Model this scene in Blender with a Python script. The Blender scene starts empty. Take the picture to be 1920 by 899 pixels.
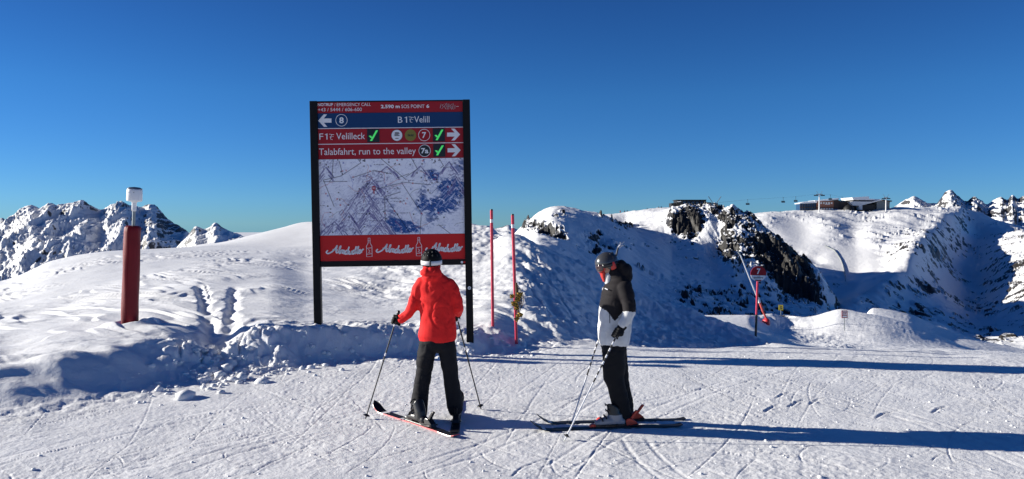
import bpy, bmesh, math, random
import numpy as np
from mathutils import Vector, Matrix
random.seed(7)
SC = bpy.context.scene
COL = SC.collection

# ------------------------------------------------------------------ camera
F = 1440.0; CX = 960.0; CY = 449.5
CAMZ = 2.16
HOR = 420.0
PITCH = math.atan((CY - HOR) / F)
cam_d = bpy.data.cameras.new('camera'); cam = bpy.data.objects.new('camera', cam_d); COL.objects.link(cam)
cam_d.sensor_width = 36.0; cam_d.lens = 36.0 * F / 1920.0
cam_d.clip_start = 0.05; cam_d.clip_end = 60000
cam.location = (0, 0, CAMZ); cam.rotation_euler = (math.pi/2 - PITCH, 0, 0)
SC.camera = cam

# ------------------------------------------------------------------ sky, sun, exposure
SUN_EL = math.radians(17.0)
SUN_AZ = math.radians(-81.0)          # measured from +Y towards +X: the sun stands left, a little behind the board
sdir = Vector((math.sin(SUN_AZ)*math.cos(SUN_EL), math.cos(SUN_AZ)*math.cos(SUN_EL), math.sin(SUN_EL)))
W = bpy.data.worlds.new("World"); SC.world = W; W.use_nodes = True
wn = W.node_tree.nodes; wl = W.node_tree.links
bg = wn['Background']
sky = wn.new('ShaderNodeTexSky'); sky.sky_type = 'NISHITA'; sky.sun_disc = False
sky.sun_elevation = SUN_EL; sky.sun_rotation = SUN_AZ
sky.altitude = 2600; sky.air_density = 1.0; sky.dust_density = 0.0; sky.ozone_density = 3.0
hs = wn.new('ShaderNodeHueSaturation'); hs.inputs['Saturation'].default_value = 1.22; hs.inputs['Value'].default_value = 1.0
tcw = wn.new('ShaderNodeTexCoord'); sxw = wn.new('ShaderNodeSeparateXYZ'); wl.new(tcw.outputs['Generated'], sxw.inputs[0])
rmp = wn.new('ShaderNodeValToRGB'); cr_ = rmp.color_ramp; cr_.interpolation = 'LINEAR'      # high thin air: no yellow band at the horizon
cr_.elements[0].position = 0.0; cr_.elements[0].color = (0.28, 0.54, 0.90, 1)
cr_.elements[1].position = 1.0; cr_.elements[1].color = (0.20, 0.27, 0.44, 1)
e_ = cr_.elements.new(0.16); e_.color = (0.38, 0.63, 0.88, 1)
e_ = cr_.elements.new(0.30); e_.color = (0.37, 0.50, 0.76, 1)
wl.new(sxw.outputs[2], rmp.inputs[0])
mxw = wn.new('ShaderNodeMix'); mxw.data_type = 'RGBA'; mxw.blend_type = 'MULTIPLY'; mxw.inputs[0].default_value = 1.0
wl.new(sky.outputs[0], hs.inputs['Color']); wl.new(hs.outputs[0], mxw.inputs[6]); wl.new(rmp.outputs[0], mxw.inputs[7]); wl.new(mxw.outputs[2], bg.inputs[0])
bg.inputs[1].default_value = 0.074
sd = bpy.data.lights.new('sun', 'SUN'); sun = bpy.data.objects.new('sun', sd); COL.objects.link(sun)
sd.energy = 5.0; sd.angle = math.radians(0.5); sd.color = (1.0, 0.95, 0.85)
sun.rotation_euler = (-sdir).to_track_quat('-Z', 'Y').to_euler()
SC.view_settings.view_transform = 'Standard'; SC.view_settings.look = 'None'
SC.view_settings.exposure = 0.70; SC.view_settings.gamma = 1.0
SC.cycles.max_bounces = 5; SC.cycles.diffuse_bounces = 2; SC.cycles.glossy_bounces = 2
SC.cycles.transmission_bounces = 3

def P(px, py, Y):
    """world point seen at photo pixel (px,py) at forward distance Y"""
    a = (px - CX)/F; b = (py - CY)/F
    dy = math.cos(PITCH) - b*math.sin(PITCH); dz = -math.sin(PITCH) - b*math.cos(PITCH)
    return Vector((a*Y/dy, Y, CAMZ + dz*Y/dy))
def zpy(py, Y):
    return P(CX, py, Y).z

# ------------------------------------------------------------------ tagging helpers
def tag(o, label=None, cat=None, group=None, kind=None):
    if label: o['label'] = label
    if cat: o['category'] = cat
    if group: o['group'] = group
    if kind: o['kind'] = kind
    return o
def empty(name, loc, label=None, cat=None, group=None):
    o = bpy.data.objects.new(name, None); COL.objects.link(o); o.location = loc
    o.empty_display_size = 0.1
    return tag(o, label, cat, group)
def link_mesh(name, me, mat, parent=None):
    o = bpy.data.objects.new(name, me); COL.objects.link(o)
    if mat is not None and not me.materials: me.materials.append(mat)
    if parent: o.parent = parent
    return o

# ------------------------------------------------------------------ materials
def new_mat(name):
    m = bpy.data.materials.new(name); m.use_nodes = True
    return m, m.node_tree.nodes, m.node_tree.links, m.node_tree.nodes['Principled BSDF']
def mat(name, col, rough=0.5, metal=0.0, spec=0.5, coat=0.0, noise=0.0, nscale=8.0, bump=0.0, bscale=200.0, sheen=0.0):
    m, n, l, b = new_mat(name)
    b.inputs['Base Color'].default_value = (*col, 1); b.inputs['Roughness'].default_value = rough
    b.inputs['Metallic'].default_value = metal; b.inputs['Specular IOR Level'].default_value = spec
    b.inputs['Coat Weight'].default_value = coat
    if sheen: b.inputs['Sheen Weight'].default_value = sheen
    tc = n.new('ShaderNodeTexCoord')
    if noise:
        t = n.new('ShaderNodeTexNoise'); t.inputs['Scale'].default_value = nscale; t.inputs['Detail'].default_value = 5
        l.new(tc.outputs['Object'], t.inputs['Vector'])
        r = n.new('ShaderNodeMapRange'); r.inputs['To Min'].default_value = 1-noise; r.inputs['To Max'].default_value = 1+noise
        r.inputs['From Min'].default_value = 0.3; r.inputs['From Max'].default_value = 0.7
        l.new(t.outputs[0], r.inputs['Value'])
        mx = n.new('ShaderNodeVectorMath'); mx.operation = 'SCALE'; mx.inputs[0].default_value = col
        l.new(r.outputs[0], mx.inputs['Scale']); l.new(mx.outputs[0], b.inputs['Base Color'])
    if bump:
        t = n.new('ShaderNodeTexNoise'); t.inputs['Scale'].default_value = bscale; t.inputs['Detail'].default_value = 3
        l.new(tc.outputs['Object'], t.inputs['Vector'])
        bp = n.new('ShaderNodeBump'); bp.inputs['Strength'].default_value = bump; bp.inputs['Distance'].default_value = 0.01
        l.new(t.outputs[0], bp.inputs['Height']); l.new(bp.outputs[0], b.inputs['Normal'])
    return m

def snow_material(name, near=True, rocks=False, nscale=1.0, rock_a=(0.035,0.028,0.022), rock_b=(0.10,0.085,0.07), thr=0.62, soft=0.05):
    m, n, l, b = new_mat(name)
    b.inputs['Roughness'].default_value = 0.55; b.inputs['Specular IOR Level'].default_value = 0.35
    snow = (0.87, 0.87, 0.875, 1)
    b.inputs['Base Color'].default_value = snow
    geo = n.new('ShaderNodeNewGeometry')
    def noise(scale, detail=6, rough=0.6):
        t = n.new('ShaderNodeTexNoise'); t.inputs['Scale'].default_value = scale
        t.inputs['Detail'].default_value = detail; t.inputs['Roughness'].default_value = rough
        l.new(geo.outputs['Position'], t.inputs['Vector']); return t
    if near:
        mott = noise(1.3, 4)
        r = n.new('ShaderNodeMapRange'); r.inputs['From Min'].default_value = .3; r.inputs['From Max'].default_value = .7
        r.inputs['To Min'].default_value = .80; r.inputs['To Max'].default_value = .88
        l.new(mott.outputs[0], r.inputs['Value'])
        cb = n.new('ShaderNodeCombineColor'); 
        for i, k in enumerate((1.0, 1.0, 1.005)):
            mm = n.new('ShaderNodeMath'); mm.operation = 'MULTIPLY'; mm.inputs[1].default_value = k
            l.new(r.outputs[0], mm.inputs[0]); l.new(mm.outputs[0], cb.inputs[i])
        l.new(cb.outputs[0], b.inputs['Base Color'])
        t1 = noise(55, 5, .7); t2 = noise(14, 3)
        b1 = n.new('ShaderNodeBump'); b1.inputs['Strength'].default_value = 0.33; b1.inputs['Distance'].default_value = 0.012
        b2 = n.new('ShaderNodeBump'); b2.inputs['Strength'].default_value = 0.5; b2.inputs['Distance'].default_value = 0.02
        l.new(t1.outputs[0], b1.inputs['Height']); l.new(t2.outputs[0], b2.inputs['Height'])
        l.new(b2.outputs[0], b1.inputs['Normal']); l.new(b1.outputs[0], b.inputs['Normal'])
    if rocks:
        at = n.new('ShaderNodeAttribute'); at.attribute_name = 'rk'
        sx = n.new('ShaderNodeSeparateXYZ'); l.new(geo.outputs['Normal'], sx.inputs[0])
        sl = n.new('ShaderNodeMath'); sl.operation = 'SUBTRACT'; sl.inputs[0].default_value = 1.0; l.new(sx.outputs[2], sl.inputs[1])
        t = noise(nscale, 8, .65)
        a1 = n.new('ShaderNodeMath'); a1.operation = 'MULTIPLY_ADD'; a1.inputs[1].default_value = 0.9; l.new(t.outputs[0], a1.inputs[0]); l.new(sl.outputs[0], a1.inputs[2])
        a2 = n.new('ShaderNodeMath'); a2.operation = 'MULTIPLY_ADD'; a2.inputs[1].default_value = 0.55; l.new(at.outputs['Fac'], a2.inputs[0]); l.new(a1.outputs[0], a2.inputs[2])
        mr = n.new('ShaderNodeMapRange'); mr.interpolation_type = 'SMOOTHSTEP'; mr.inputs['From Min'].default_value = thr+0.28-soft; mr.inputs['From Max'].default_value = thr+0.28+soft
        l.new(a2.outputs[0], mr.inputs['Value'])
        rc = noise(nscale*2.3, 8, .7)
        cr = n.new('ShaderNodeMix'); cr.data_type = 'RGBA'; cr.inputs[6].default_value = (*rock_a,1); cr.inputs[7].default_value = (*rock_b,1)
        l.new(rc.outputs[0], cr.inputs[0])
        mx = n.new('ShaderNodeMix'); mx.data_type = 'RGBA'; mx.inputs[6].default_value = snow
        l.new(mr.outputs[0], mx.inputs[0]); l.new(cr.outputs[2], mx.inputs[7]); l.new(mx.outputs[2], b.inputs['Base Color'])
        bp = n.new('ShaderNodeBump'); bp.inputs['Strength'].default_value = 0.5; bp.inputs['Distance'].default_value = 0.35/nscale
        l.new(t.outputs[0], bp.inputs['Height']); l.new(bp.outputs[0], b.inputs['Normal'])
    return m

# ------------------------------------------------------------------ numpy noise
def _h(ix, iy, s):
    h = (ix.astype(np.int64)*374761393 + iy.astype(np.int64)*668265263 + s*1442695041) & 0xffffffff
    h = ((h ^ (h >> 13)) * 1274126177) & 0xffffffff
    h = ((h ^ (h >> 16)) * 2246822519) & 0xffffffff
    return ((h ^ (h >> 15)) & 0xffffff).astype(np.float32)/float(0x1000000)
def vnoise(x, y, s=0):
    """gradient noise, about -1..1"""
    ix = np.floor(x); iy = np.floor(y); fx = (x-ix).astype(np.float32); fy = (y-iy).astype(np.float32)
    ix = ix.astype(np.int64); iy = iy.astype(np.int64)
    ux = fx*fx*fx*(fx*(fx*6-15)+10); uy = fy*fy*fy*(fy*(fy*6-15)+10)
    def g(dx, dy):
        a = _h(ix+dx, iy+dy, s)*(2*np.pi)
        return np.cos(a)*(fx-dx) + np.sin(a)*(fy-dy)
    a = g(0,0); b = g(1,0); c = g(0,1); d = g(1,1)
    return (a + (b-a)*ux + (c-a)*uy + (a-b-c+d)*ux*uy)*1.5
def fbm(x, y, oct=5, s=0, gain=.5, lac=2.03):
    r = 0; a = 1; t = 0
    for o in range(oct):
        r = r + a*vnoise(x, y, s+o*17); t += a; a *= gain; x = x*lac+3.7; y = y*lac-1.3
    return r/t*1.6
def ridged(x, y, oct=5, s=0, gain=.5):
    r = 0; a = 1; t = 0; w = 1
    for o in range(oct):
        v = 1-np.abs(vnoise(x, y, s+o*31)); v = v*v*w; w = np.clip(v*1.6, 0, 1)
        r = r + a*v; t += a; a *= gain; x = x*2.07+1.7; y = y*2.07+4.1
    return r/t
def cells(x, y, s=0, jit=.9):
    """random height of the nearest cell, and border distance"""
    ix = np.floor(x).astype(np.int64); iy = np.floor(y).astype(np.int64)
    d1 = np.full(x.shape, 9.0, np.float32); d2 = d1.copy(); val = np.zeros(x.shape, np.float32)
    for dx in (-1,0,1):
        for dy in (-1,0,1):
            cx = ix+dx; cy = iy+dy
            px = cx + .5 + (_h(cx,cy,s)-.5)*jit; py = cy + .5 + (_h(cx,cy,s+5)-.5)*jit
            d = ((px-x)**2+(py-y)**2).astype(np.float32)
            nearer = d < d1
            d2 = np.where(nearer, d1, np.minimum(d2, d))
            val = np.where(nearer, _h(cx,cy,s+9), val); d1 = np.where(nearer, d, d1)
    return val, np.sqrt(d2)-np.sqrt(d1)
def sst(a, b, x):
    t = np.clip((x-a)/(b-a), 0, 1); return t*t*(3-2*t)
def pchip(xk, yk, x):
    """monotone cubic; xk (K,), yk (K,...) -> values at x"""
    xk = np.asarray(xk, float); yk = np.asarray(yk, float)
    h = np.diff(xk); sh = (len(h),)+(1,)*(yk.ndim-1)
    dl = np.diff(yk, axis=0)/h.reshape(sh)
    m = np.zeros_like(yk); m[0] = dl[0]; m[-1] = dl[-1]
    if len(h) > 1:
        w1 = (2*h[1:]+h[:-1]).reshape((len(h)-1,)+sh[1:]); w2 = (h[1:]+2*h[:-1]).reshape((len(h)-1,)+sh[1:])
        a = dl[:-1]; b = dl[1:]; ok = a*b > 0
        m[1:-1] = np.where(ok, (w1+w2)/np.where(ok, w1/np.where(ok,a,1)+w2/np.where(ok,b,1), 1), 0)
    x = np.clip(x, xk[0], xk[-1]); i = np.clip(np.searchsorted(xk, x, side='right')-1, 0, len(h)-1)
    t = ((x-xk[i])/h[i]).reshape((-1,)+(1,)*(yk.ndim-1)); hh = h[i].reshape(t.shape)
    return (2*t**3-3*t**2+1)*yk[i]+(t**3-2*t**2+t)*hh*m[i]+(-2*t**3+3*t**2)*yk[i+1]+(t**3-t**2)*hh*m[i+1]

class Terrain:
    """a height field over (bearing, forward distance); columns are given as profiles {px: [(Y, py or ('z',z))...]}"""
    def __init__(self, prof, cols, rows):
        self.pk = sorted(prof); self.rows = np.asarray(rows, float); self.cols = np.asarray(cols, float)
        Z = []
        for p in self.pk:
            ys = [a for a, _ in prof[p]]; zs = [b[1] if isinstance(b, tuple) else zpy(b, a) for a, b in prof[p]]
            if p in NEAR_FLAT and False: pass
            Z.append(pchip(ys, zs, self.rows))
        Z = np.array(Z)                                # (K, rows)
        self.Zb = pchip(self.pk, Z, self.cols).T       # (rows, cols)
        U = (self.cols-CX)/F
        self.Y = np.repeat(self.rows[:,None], len(self.cols), 1); self.X = self.Y*U[None,:]
        self.Z = self.Zb.copy(); self.PX = np.repeat(self.cols[None,:], len(self.rows), 0)
    def build(self, name, material, attr=None):
        nr, nc = self.Z.shape
        co = np.stack([self.X, self.Y, self.Z], -1).reshape(-1,3).astype(np.float32)
        me = bpy.data.meshes.new(name); me.vertices.add(nr*nc); me.vertices.foreach_set('co', co.ravel())
        i = np.arange(nr*nc).reshape(nr,nc)
        q = np.stack([i[:-1,:-1], i[:-1,1:], i[1:,1:], i[1:,:-1]], -1).reshape(-1,4).astype(np.int32)
        me.loops.add(q.size); me.loops.foreach_set('vertex_index', q.ravel())
        me.polygons.add(len(q)); me.polygons.foreach_set('loop_start', (np.arange(len(q))*4).astype(np.int32))
        me.polygons.foreach_set('use_smooth', np.ones(len(q), bool))
        me.update(calc_edges=True)
        if attr is not None:
            a = me.attributes.new('rk', 'FLOAT', 'POINT'); a.data.foreach_set('value', attr.astype(np.float32).ravel())
        o = link_mesh(name, me, material); tag(o, kind='structure')
        self.obj = o
        return o
    def height(self, x, y):
        px = CX + F*x/y
        r = np.interp(y, self.rows, np.arange(len(self.rows))); c = np.interp(px, self.cols, np.arange(len(self.cols)))
        r0 = min(int(r), len(self.rows)-2); c0 = min(int(c), len(self.cols)-2); fr = r-r0; fc = c-c0
        Z = self.Z
        return float((Z[r0,c0]*(1-fc)+Z[r0,c0+1]*fc)*(1-fr)+(Z[r0+1,c0]*(1-fc)+Z[r0+1,c0+1]*fc)*fr)
NEAR_FLAT = ()
z = lambda v: ('z', v)
M_SNOW = snow_material('near_snow')
M_SNOWF = snow_material('far_snow', near=False)

# ------------------------------------------------------------------ near ground: piste, snow bank, drifts and mound
near_prof = {
 -1600: [(2,z(0)),(5,z(0)),(9,z(.3)),(20,z(-1)),(30,z(-3)),(75,z(-20))],
 -300: [(2,z(0)),(7.9,z(0)),(9.3,z(.33)),(13,z(.15)),(20,z(-.3)),(30,z(-.9)),(45,z(-4)),(75,z(-14))],
 0: [(2,z(0)),(8.7,z(0)),(9.9,z(.30)),(12.5,z(.22)),(16,600),(22,560),(30,530),(45,z(-3)),(75,z(-12))],
 100: [(2,z(0)),(9.1,z(0)),(10.3,666),(12.6,628),(17,580),(24,525),(32,492),(45,z(-.5)),(75,z(-8))],
 200: [(2,z(0)),(9.6,z(0)),(10.8,652),(13,614),(18,555),(25,505),(33,474),(48,z(0)),(75,z(-6))],
 300: [(2,z(0)),(10.2,z(0)),(11.4,646),(13.3,606),(18,545),(25,498),(34,469),(50,z(.2)),(75,z(-4))],
 400:  [(2,z(0)),(10.9,z(0)),(12,655),(13.5,606),(18,540),(26,490),(35,466),(50,z(.9)),(75,z(-2))],
 500: [(2,z(0)),(11.3,z(0)),(12.1,622),(13.5,598),(18,539),(26,491),(36,464),(38,z(1.0)),(45,434),(60,z(-3)),(75,z(-9))],
 580: [(2,z(0)),(11.9,z(0)),(12.5,614),(13.5,603),(19,541),(27,494),(36,463),(38,z(1.1)),(46,416),(60,z(-3)),(75,z(-9))],
 720: [(2,z(0)),(12.3,z(0)),(12.9,614),(14,600),(18,558),(24,500),(34,430),(44,402),(56,z(-3)),(75,z(-12))],
 800: [(2,z(0)),(12.5,z(0)),(13.1,620),(14,602),(18,556),(24,492),(32,420),(40,400),(52,z(-4)),(75,z(-14))],
 880: [(2,z(0)),(12.5,z(0)),(13.0,630),(14.3,608),(18,556),(24,484),(30,438),(36,417),(46,z(-4)),(75,z(-15))],
 920: [(2,z(0)),(12.7,z(0)),(13.6,620),(15.5,585),(18,548),(24,480),(29,443),(33,426),(44,z(-5)),(75,z(-15))],
 960: [(2,z(0)),(12.9,z(0)),(14,628),(15.5,592),(18,545),(22,492),(28,441),(42,z(-5)),(75,z(-15))],
 1040: [(2,z(0)),(13,z(0)),(14,644),(15.5,606),(18,568),(21,530),(26,477),(38,z(-5)),(75,z(-15))],
 1120: [(2,z(0)),(13.2,z(0)),(14.5,z(-.15)),(16,635),(19,602),(23,550),(26,512),(38,z(-6)),(75,z(-15))],
 1200: [(2,z(0)),(13.2,z(0)),(14.5,z(-.28)),(16,z(-.5)),(19,635),(23,598),(25.5,553),(38,z(-6)),(75,z(-15))],
 1300: [(2,z(0)),(13.2,z(0)),(14.5,z(-.35)),(16,z(-.7)),(19,653),(22,634),(25,592),(37,z(-6)),(75,z(-15))],
 1400: [(2,z(0)),(13.2,z(0)),(14.5,z(-.4)),(16,z(-.8)),(19,z(-1.15)),(22,648),(24,626),(37,z(-6)),(75,z(-15))],
 1450: [(2,z(0)),(13.2,z(0)),(16,656),(19,654),(22,651),(45,z(-6)),(75,z(-12))],
 1520: [(2,z(0)),(13.1,z(0)),(15,z(-.5)),(20,z(-1.6)),(45,z(-6)),(75,z(-13))],
 1700: [(2,z(0)),(12.9,z(0)),(15,z(-.6)),(20,z(-2)),(45,z(-7)),(75,z(-14))],
 1920: [(2,z(0)),(12.3,z(0)),(14,z(-.6)),(20,z(-2.3)),(45,z(-8)),(75,z(-15))],
 2400: [(2,z(0)),(11,z(0)),(13,z(-.6)),(20,z(-3)),(45,z(-9)),(75,z(-18))],
 3600: [(2,z(0)),(8,z(-.3)),(13,z(-1.6)),(20,z(-4)),(45,z(-12)),(75,z(-25))],
}
cols = np.concatenate([np.linspace(-1600,-80,60)[:-1], np.linspace(-80,2000,1050), np.linspace(2000,3600,60)[1:]])
rows = np.concatenate([np.linspace(2,5.6,14)[:-1],
    1/np.linspace(1/5.6,1/11.0,190)[:-1], np.linspace(11.0,16.5,180)[:-1], 1/np.linspace(1/16.5,1/38,150)[:-1], np.linspace(38,75,36)])
T = Terrain(near_prof, cols, rows)
X, Y, PX = T.X, T.Y, T.PX
# piste edge line, as forward distance per bearing
edge = pchip([-1600,-300,0,100,200,300,400,500,580,720,800,880,960,1120,1450,1700,1920,2400,3600],
             np.array([6,7.9,8.7,9.1,9.6,10.2,10.9,11.3,11.9,12.3,12.5,12.7,12.9,13.2,13.2,12.9,12.3,11,8]), T.cols)[None,:]
q = Y - edge                                            # distance beyond the piste edge
left = 1 - sst(930, 1010, PX)
right = 1 - left
on_piste = 1 - sst(-.5, .1, q)
beyond = sst(0.0, .9, q)
far = sst(0.6, 3.0, q)
fade = 1 - sst(45, 75, Y)
Z = T.Z
warp = fbm(X*.25, Y*.25, 3, 5)
# gentle swells of the piste
Z += on_piste*(0.02*fbm(X*.35, Y*.35, 3, 3) + 0.008*fbm(X*1.7, Y*2.4, 4, 9))
rub = fbm(X*.6+4, Y*.9, 3, 77)
Z += on_piste*(0.0035*sst(-.3,.5,rub)+.0015)*fbm(X*11, Y*11, 3, 21, gain=.65)
# groomer ribs in a band in front of the bank on the left
band = np.exp(-((q+.45)/.38)**2)*(1-sst(520,640,PX))*sst(-.25,.2,fbm(X*.8,Y*.8,2,51)+.25)
dirr = X*0.18 - Y                                       # rib coordinate
Z += band*0.010*np.sin((X*.20-Y*.98 + .03*warp)*2*np.pi/.11)
band2 = np.exp(-((q-.9)/.5)**2)*sst(960,1020,PX)*(1-sst(1500,1600,PX))
Z += band2*0.006*np.sin((Y)*2*np.pi/.11)
# wind-packed drifts on the left: long lee steps
s1 = fbm(X*.16+.10*Y+1.3, Y*.24+.12*X, 4, 40)
ter = s1*6; tf = ter-np.floor(ter); step = np.floor(ter)+sst(.0,.32,tf)
Z += left*far*(1-sst(28,37,Y))*(.075*(step-ter) )*sst(-.2,.4,fbm(X*.2,Y*.2,2,60)+.15)
Z += left*far*fade*(1-.8*sst(28,40,Y))*(.035*fbm(X*.45, Y*.6, 3, 44) + .012*fbm(X*2.5,Y*5,3,45)*sst(-.1,.5,fbm(X*.4,Y*.4,2,46)))
d1 = sst(-.9,-.1,-np.abs(s1*3-.4))
# lumpy bank shoulder
lump = np.exp(-((q-.7)/.75)**2)
p9 = 0
rough = sst(250,380,PX)*(1-.95*sst(980,1100,PX))
cv, cb = cells(X*3.6+warp, Y*3.2, 3)
cv2, cb2 = cells(X*8.5, Y*7.5, 8)
Z += lump*rough*(.075*(cv-.45)*sst(.0,.3,cb) + .03*(cv2-.4)*sst(0,.3,cb2) + .09*fbm(X*1.1,Y*1.3,4,66))
Z += np.exp(-((q-1.3)/1.2)**2)*(1-rough)*(.09*fbm(X*.5+.9*Y,Y*1.1-.5*X,4,67)+.05*ridged(X*.45+.8*Y+.4*warp,Y*.9-.5*X,3,68))
# churned snow strip at the piste edge
strip = np.exp(-((q+.15)/.35)**2)
Z += strip*(1-.85*sst(1000,1120,PX))*(.022*fbm(X*5,Y*6,4,81)+.02*(cv2-.5)*sst(.0,.3,cb2)*sst(.1,.5,fbm(X*1.2,Y*1.2,2,82)+.25))
# skied-out right hand face
mog = right*sst(.8,2.6,q)*fade
cv3, cb3 = cells(X*1.5+.5*warp+.3*Y, Y*.9, 12)
Z += mog*(.12*fbm(X*.8+.3*Y, Y*.55, 4, 90, gain=.6) + .035*(cv3-.5)*sst(0,.35,cb3) +   .10*ridged(X*1.3+.8*Y+warp,Y*1.1-.3*X,4,91) + .035*fbm(X*5,Y*4,3,94))
mogl = sst(600,760,PX)*left*sst(2,7,q)*fade
Z += mogl*(.05*fbm(X*1.1,Y*.8,4,97)+.016*fbm(X*5,Y*4,3,98))
# tracks: list of (x0,y0,x1,y1,width,depth,bow)
def groove(p0, p1, w, d, bow=0.0, lip=.5, jag=0.0, mask=False):
    (x0,y0),(x1,y1) = p0, p1
    L = math.hypot(x1-x0, y1-y0); tx, ty = (x1-x0)/L, (y1-y0)/L
    ra = (np.searchsorted(T.rows, min(y0,y1)-w*5-abs(bow)), np.searchsorted(T.rows, max(y0,y1)+w*5+abs(bow)))
    if ra[1] <= ra[0]: return
    sl = slice(*ra); xx = X[sl]-x0; yy = Y[sl]-y0
    d = d*(.38 if d < .04 else .55); w = w*(.6 if d < .04 else .9)
    a = (xx*tx+yy*ty)/L; b = -xx*ty+yy*tx - bow*4*a*(1-a)
    if jag: b = b + jag*vnoise(a*L*5, a*0+3.3, 7)
    e = sst(-.02,.08,a)*(1-sst(.9,1.02,a))
    g = -d*np.exp(-(b/w)**2) + d*lip*np.exp(-((np.abs(b)-w*1.9)/(w*.8))**2)*(.5+.5*vnoise(X[sl]*9,Y[sl]*9,4))
    if mask: g = g*on_piste[sl]
    if d > .04: g = np.where(g > 0, g*.25, g)
    Z[sl] += (g*e).astype(Z.dtype)
def G(px0,py0,px1,py1,w=.02,d=.014,bow=0.0,lip=.5,jag=0.0):
    def gp(px,py):
        Yd = CAMZ/((py-HOR)/F); return ((px-CX)/F*Yd, Yd)
    groove(gp(px0,py0), gp(px1,py1), w, d, bow, lip, jag, True)
rg = random.Random(11)
for (a,b,c,d_) in [(440,855,900,760),(430,800,620,765),(150,899,430,820),(200,890,420,800),(0,870,240,820),(300,870,560,800),
                   (560,880,700,800),(640,899,740,800),(600,760,690,810),(630,750,700,800),(660,752,720,812),
                   (880,850,1120,820),(960,899,1040,860),(1040,860,1060,899),(1100,830,1500,899),(1180,832,1560,860),
                   (930,780,1150,720),(1000,790,1180,700),(920,760,1060,700),(1280,700,1420,770),(1400,740,1450,772),(1300,680,1450,760),
                   (1440,700,1350,790),(1500,720,1400,735),(1560,760,1650,720),(1600,700,1800,790),(1700,690,1900,760),(1750,680,1920,730),
                   (1380,720,1540,720),(1450,750,1530,730),(1640,780,1710,700),(1600,690,1500,800),(1820,700,1920,790),(1660,800,1900,899),
                   (1200,850,1900,880),(20,830,500,770),(60,800,260,760),(100,899,520,780),(320,790,690,740),(500,740,780,700),
                   (620,720,900,700),(1190,690,1300,720),(720,860,900,820),(760,899,900,830),(460,899,600,830),(1100,700,1200,740)]:
    G(a,b,c,d_, w=rg.uniform(.010,.022), d=rg.uniform(.008,.018), bow=rg.uniform(-.12,.12), jag=.006)
for k in range(330):
    px = rg.uniform(-80,2000); py = rg.uniform(690,915) if k%3 else rg.uniform(670,760)
    if px < 520 and py < 825-px*.22: continue
    ang = rg.choice([rg.gauss(-.22,.08), rg.gauss(.35,.12), rg.gauss(-.9,.3), rg.gauss(.05,.1)])
    L = rg.uniform(40,260)
    G(px,py,px+L*math.cos(ang),max(668,py+L*math.sin(ang)*.8), w=rg.uniform(.008,.02), d=rg.uniform(.006,.017), bow=rg.uniform(-.15,.15), jag=.004)
# long paired ski tracks
for (x0,y0,x1,y1,bw) in [(-60,890,640,735,.2),(-60,850,430,765,.1),(120,905,760,760,-.2),(300,905,900,745,.25),(760,905,1180,700,-.3),(1040,905,1500,690,.3),(1980,830,1380,700,.25),(1980,880,1500,720,-.2),(1900,905,1330,760,.2),
                        (1700,905,1180,830,-.1),(1960,760,1600,690,.1),(1450,905,980,850,.15),(1300,905,1210,820,.05),(1560,700,1180,760,-.15),(1760,800,1540,745,.1)]:
    def gp2(px,py):
        Yd = CAMZ/((py-HOR)/F); return ((px-CX)/F*Yd, Yd)
    a_ = gp2(x0,y0); b2_ = gp2(x1,y1); Lx = math.hypot(b2_[0]-a_[0],b2_[1]-a_[1]); nx_, ny_ = -(b2_[1]-a_[1])/Lx, (b2_[0]-a_[0])/Lx
    for off in (0,.24):
        groove((a_[0]+nx_*off,a_[1]+ny_*off),(b2_[0]+nx_*off,b2_[1]+ny_*off), .034, .012, bw, .5, .004, True)
# little gouges
for (a,b) in [(1470,745),(1450,768),(1495,760),(1535,755),(1660,780),(1765,770)]:
    G(a-14,b+6,a+16,b-6,w=.03,d=.03,bow=.02,lip=.9,jag=.02)
def groove3(pa, pb, w, d, **k):
    groove((pa.x,pa.y),(pb.x,pb.y), w, d, **k)
# foot and ski trenches climbing the drift on the left
for (a,b,Ya,c,d_,Yb,w,dd) in [(372,532,18.5,392,600,14,.10,.13),(438,545,18,432,625,13.2,.10,.13),(392,600,14,400,672,11.6,.15,.17),(432,625,13.2,415,660,11.8,.15,.15),(385,535,18.5,396,570,16,.03,.06)]:
    groove3(P(a,b,Ya),P(c,d_,Yb),w,dd,lip=.2,jag=.04)
for (px,py,Yp) in [(375,545,17.8),(380,560,16.8),(386,575,15.8),(392,590,14.8),(440,552,17.5),(436,568,16.2),(434,590,14.8),(432,612,13.8)]:
    p = P(px,py,Yp); r = ((X-p.x)/.16)**2+((Y-p.y)/.22)**2
    Z -= .08*np.exp(-r*r)
# broken blocks where the trenches leave the bank
p = P(415,672,11.5)
blk = np.exp(-(((X-p.x)/.75)**2+((Y-p.y)/.55)**2))
Z += blk*(.20*(cv-.4)*sst(0,.3,cb)+.08*(cv2-.4)*sst(0,.3,cb2))
# drag marks down the hill right of the board
for (a,b,Ya,c,d_,Yb,w,dd) in [(975,520,22,1065,625,15.5,.12,.10),(1000,500,24,1090,620,16,.05,.05),(985,560,19,1040,620,15.8,.04,.05),(905,470,26,960,440,30,.15,.1)]:
    groove3(P(a,b,Ya),P(c,d_,Yb),w,dd,lip=.6,jag=.03)
# set the snow down round the pad's foot
BOL = P(243,600,13.0)
r = np.hypot(X-BOL.x, Y-BOL.y); Z += .06*np.exp(-((r-.32)/.14)**2) - .05*np.exp(-(r/.2)**4)
# flat prints under the skiers' skis
T.Z = Z
T.build('ground', M_SNOW)
NEAR = T

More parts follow.
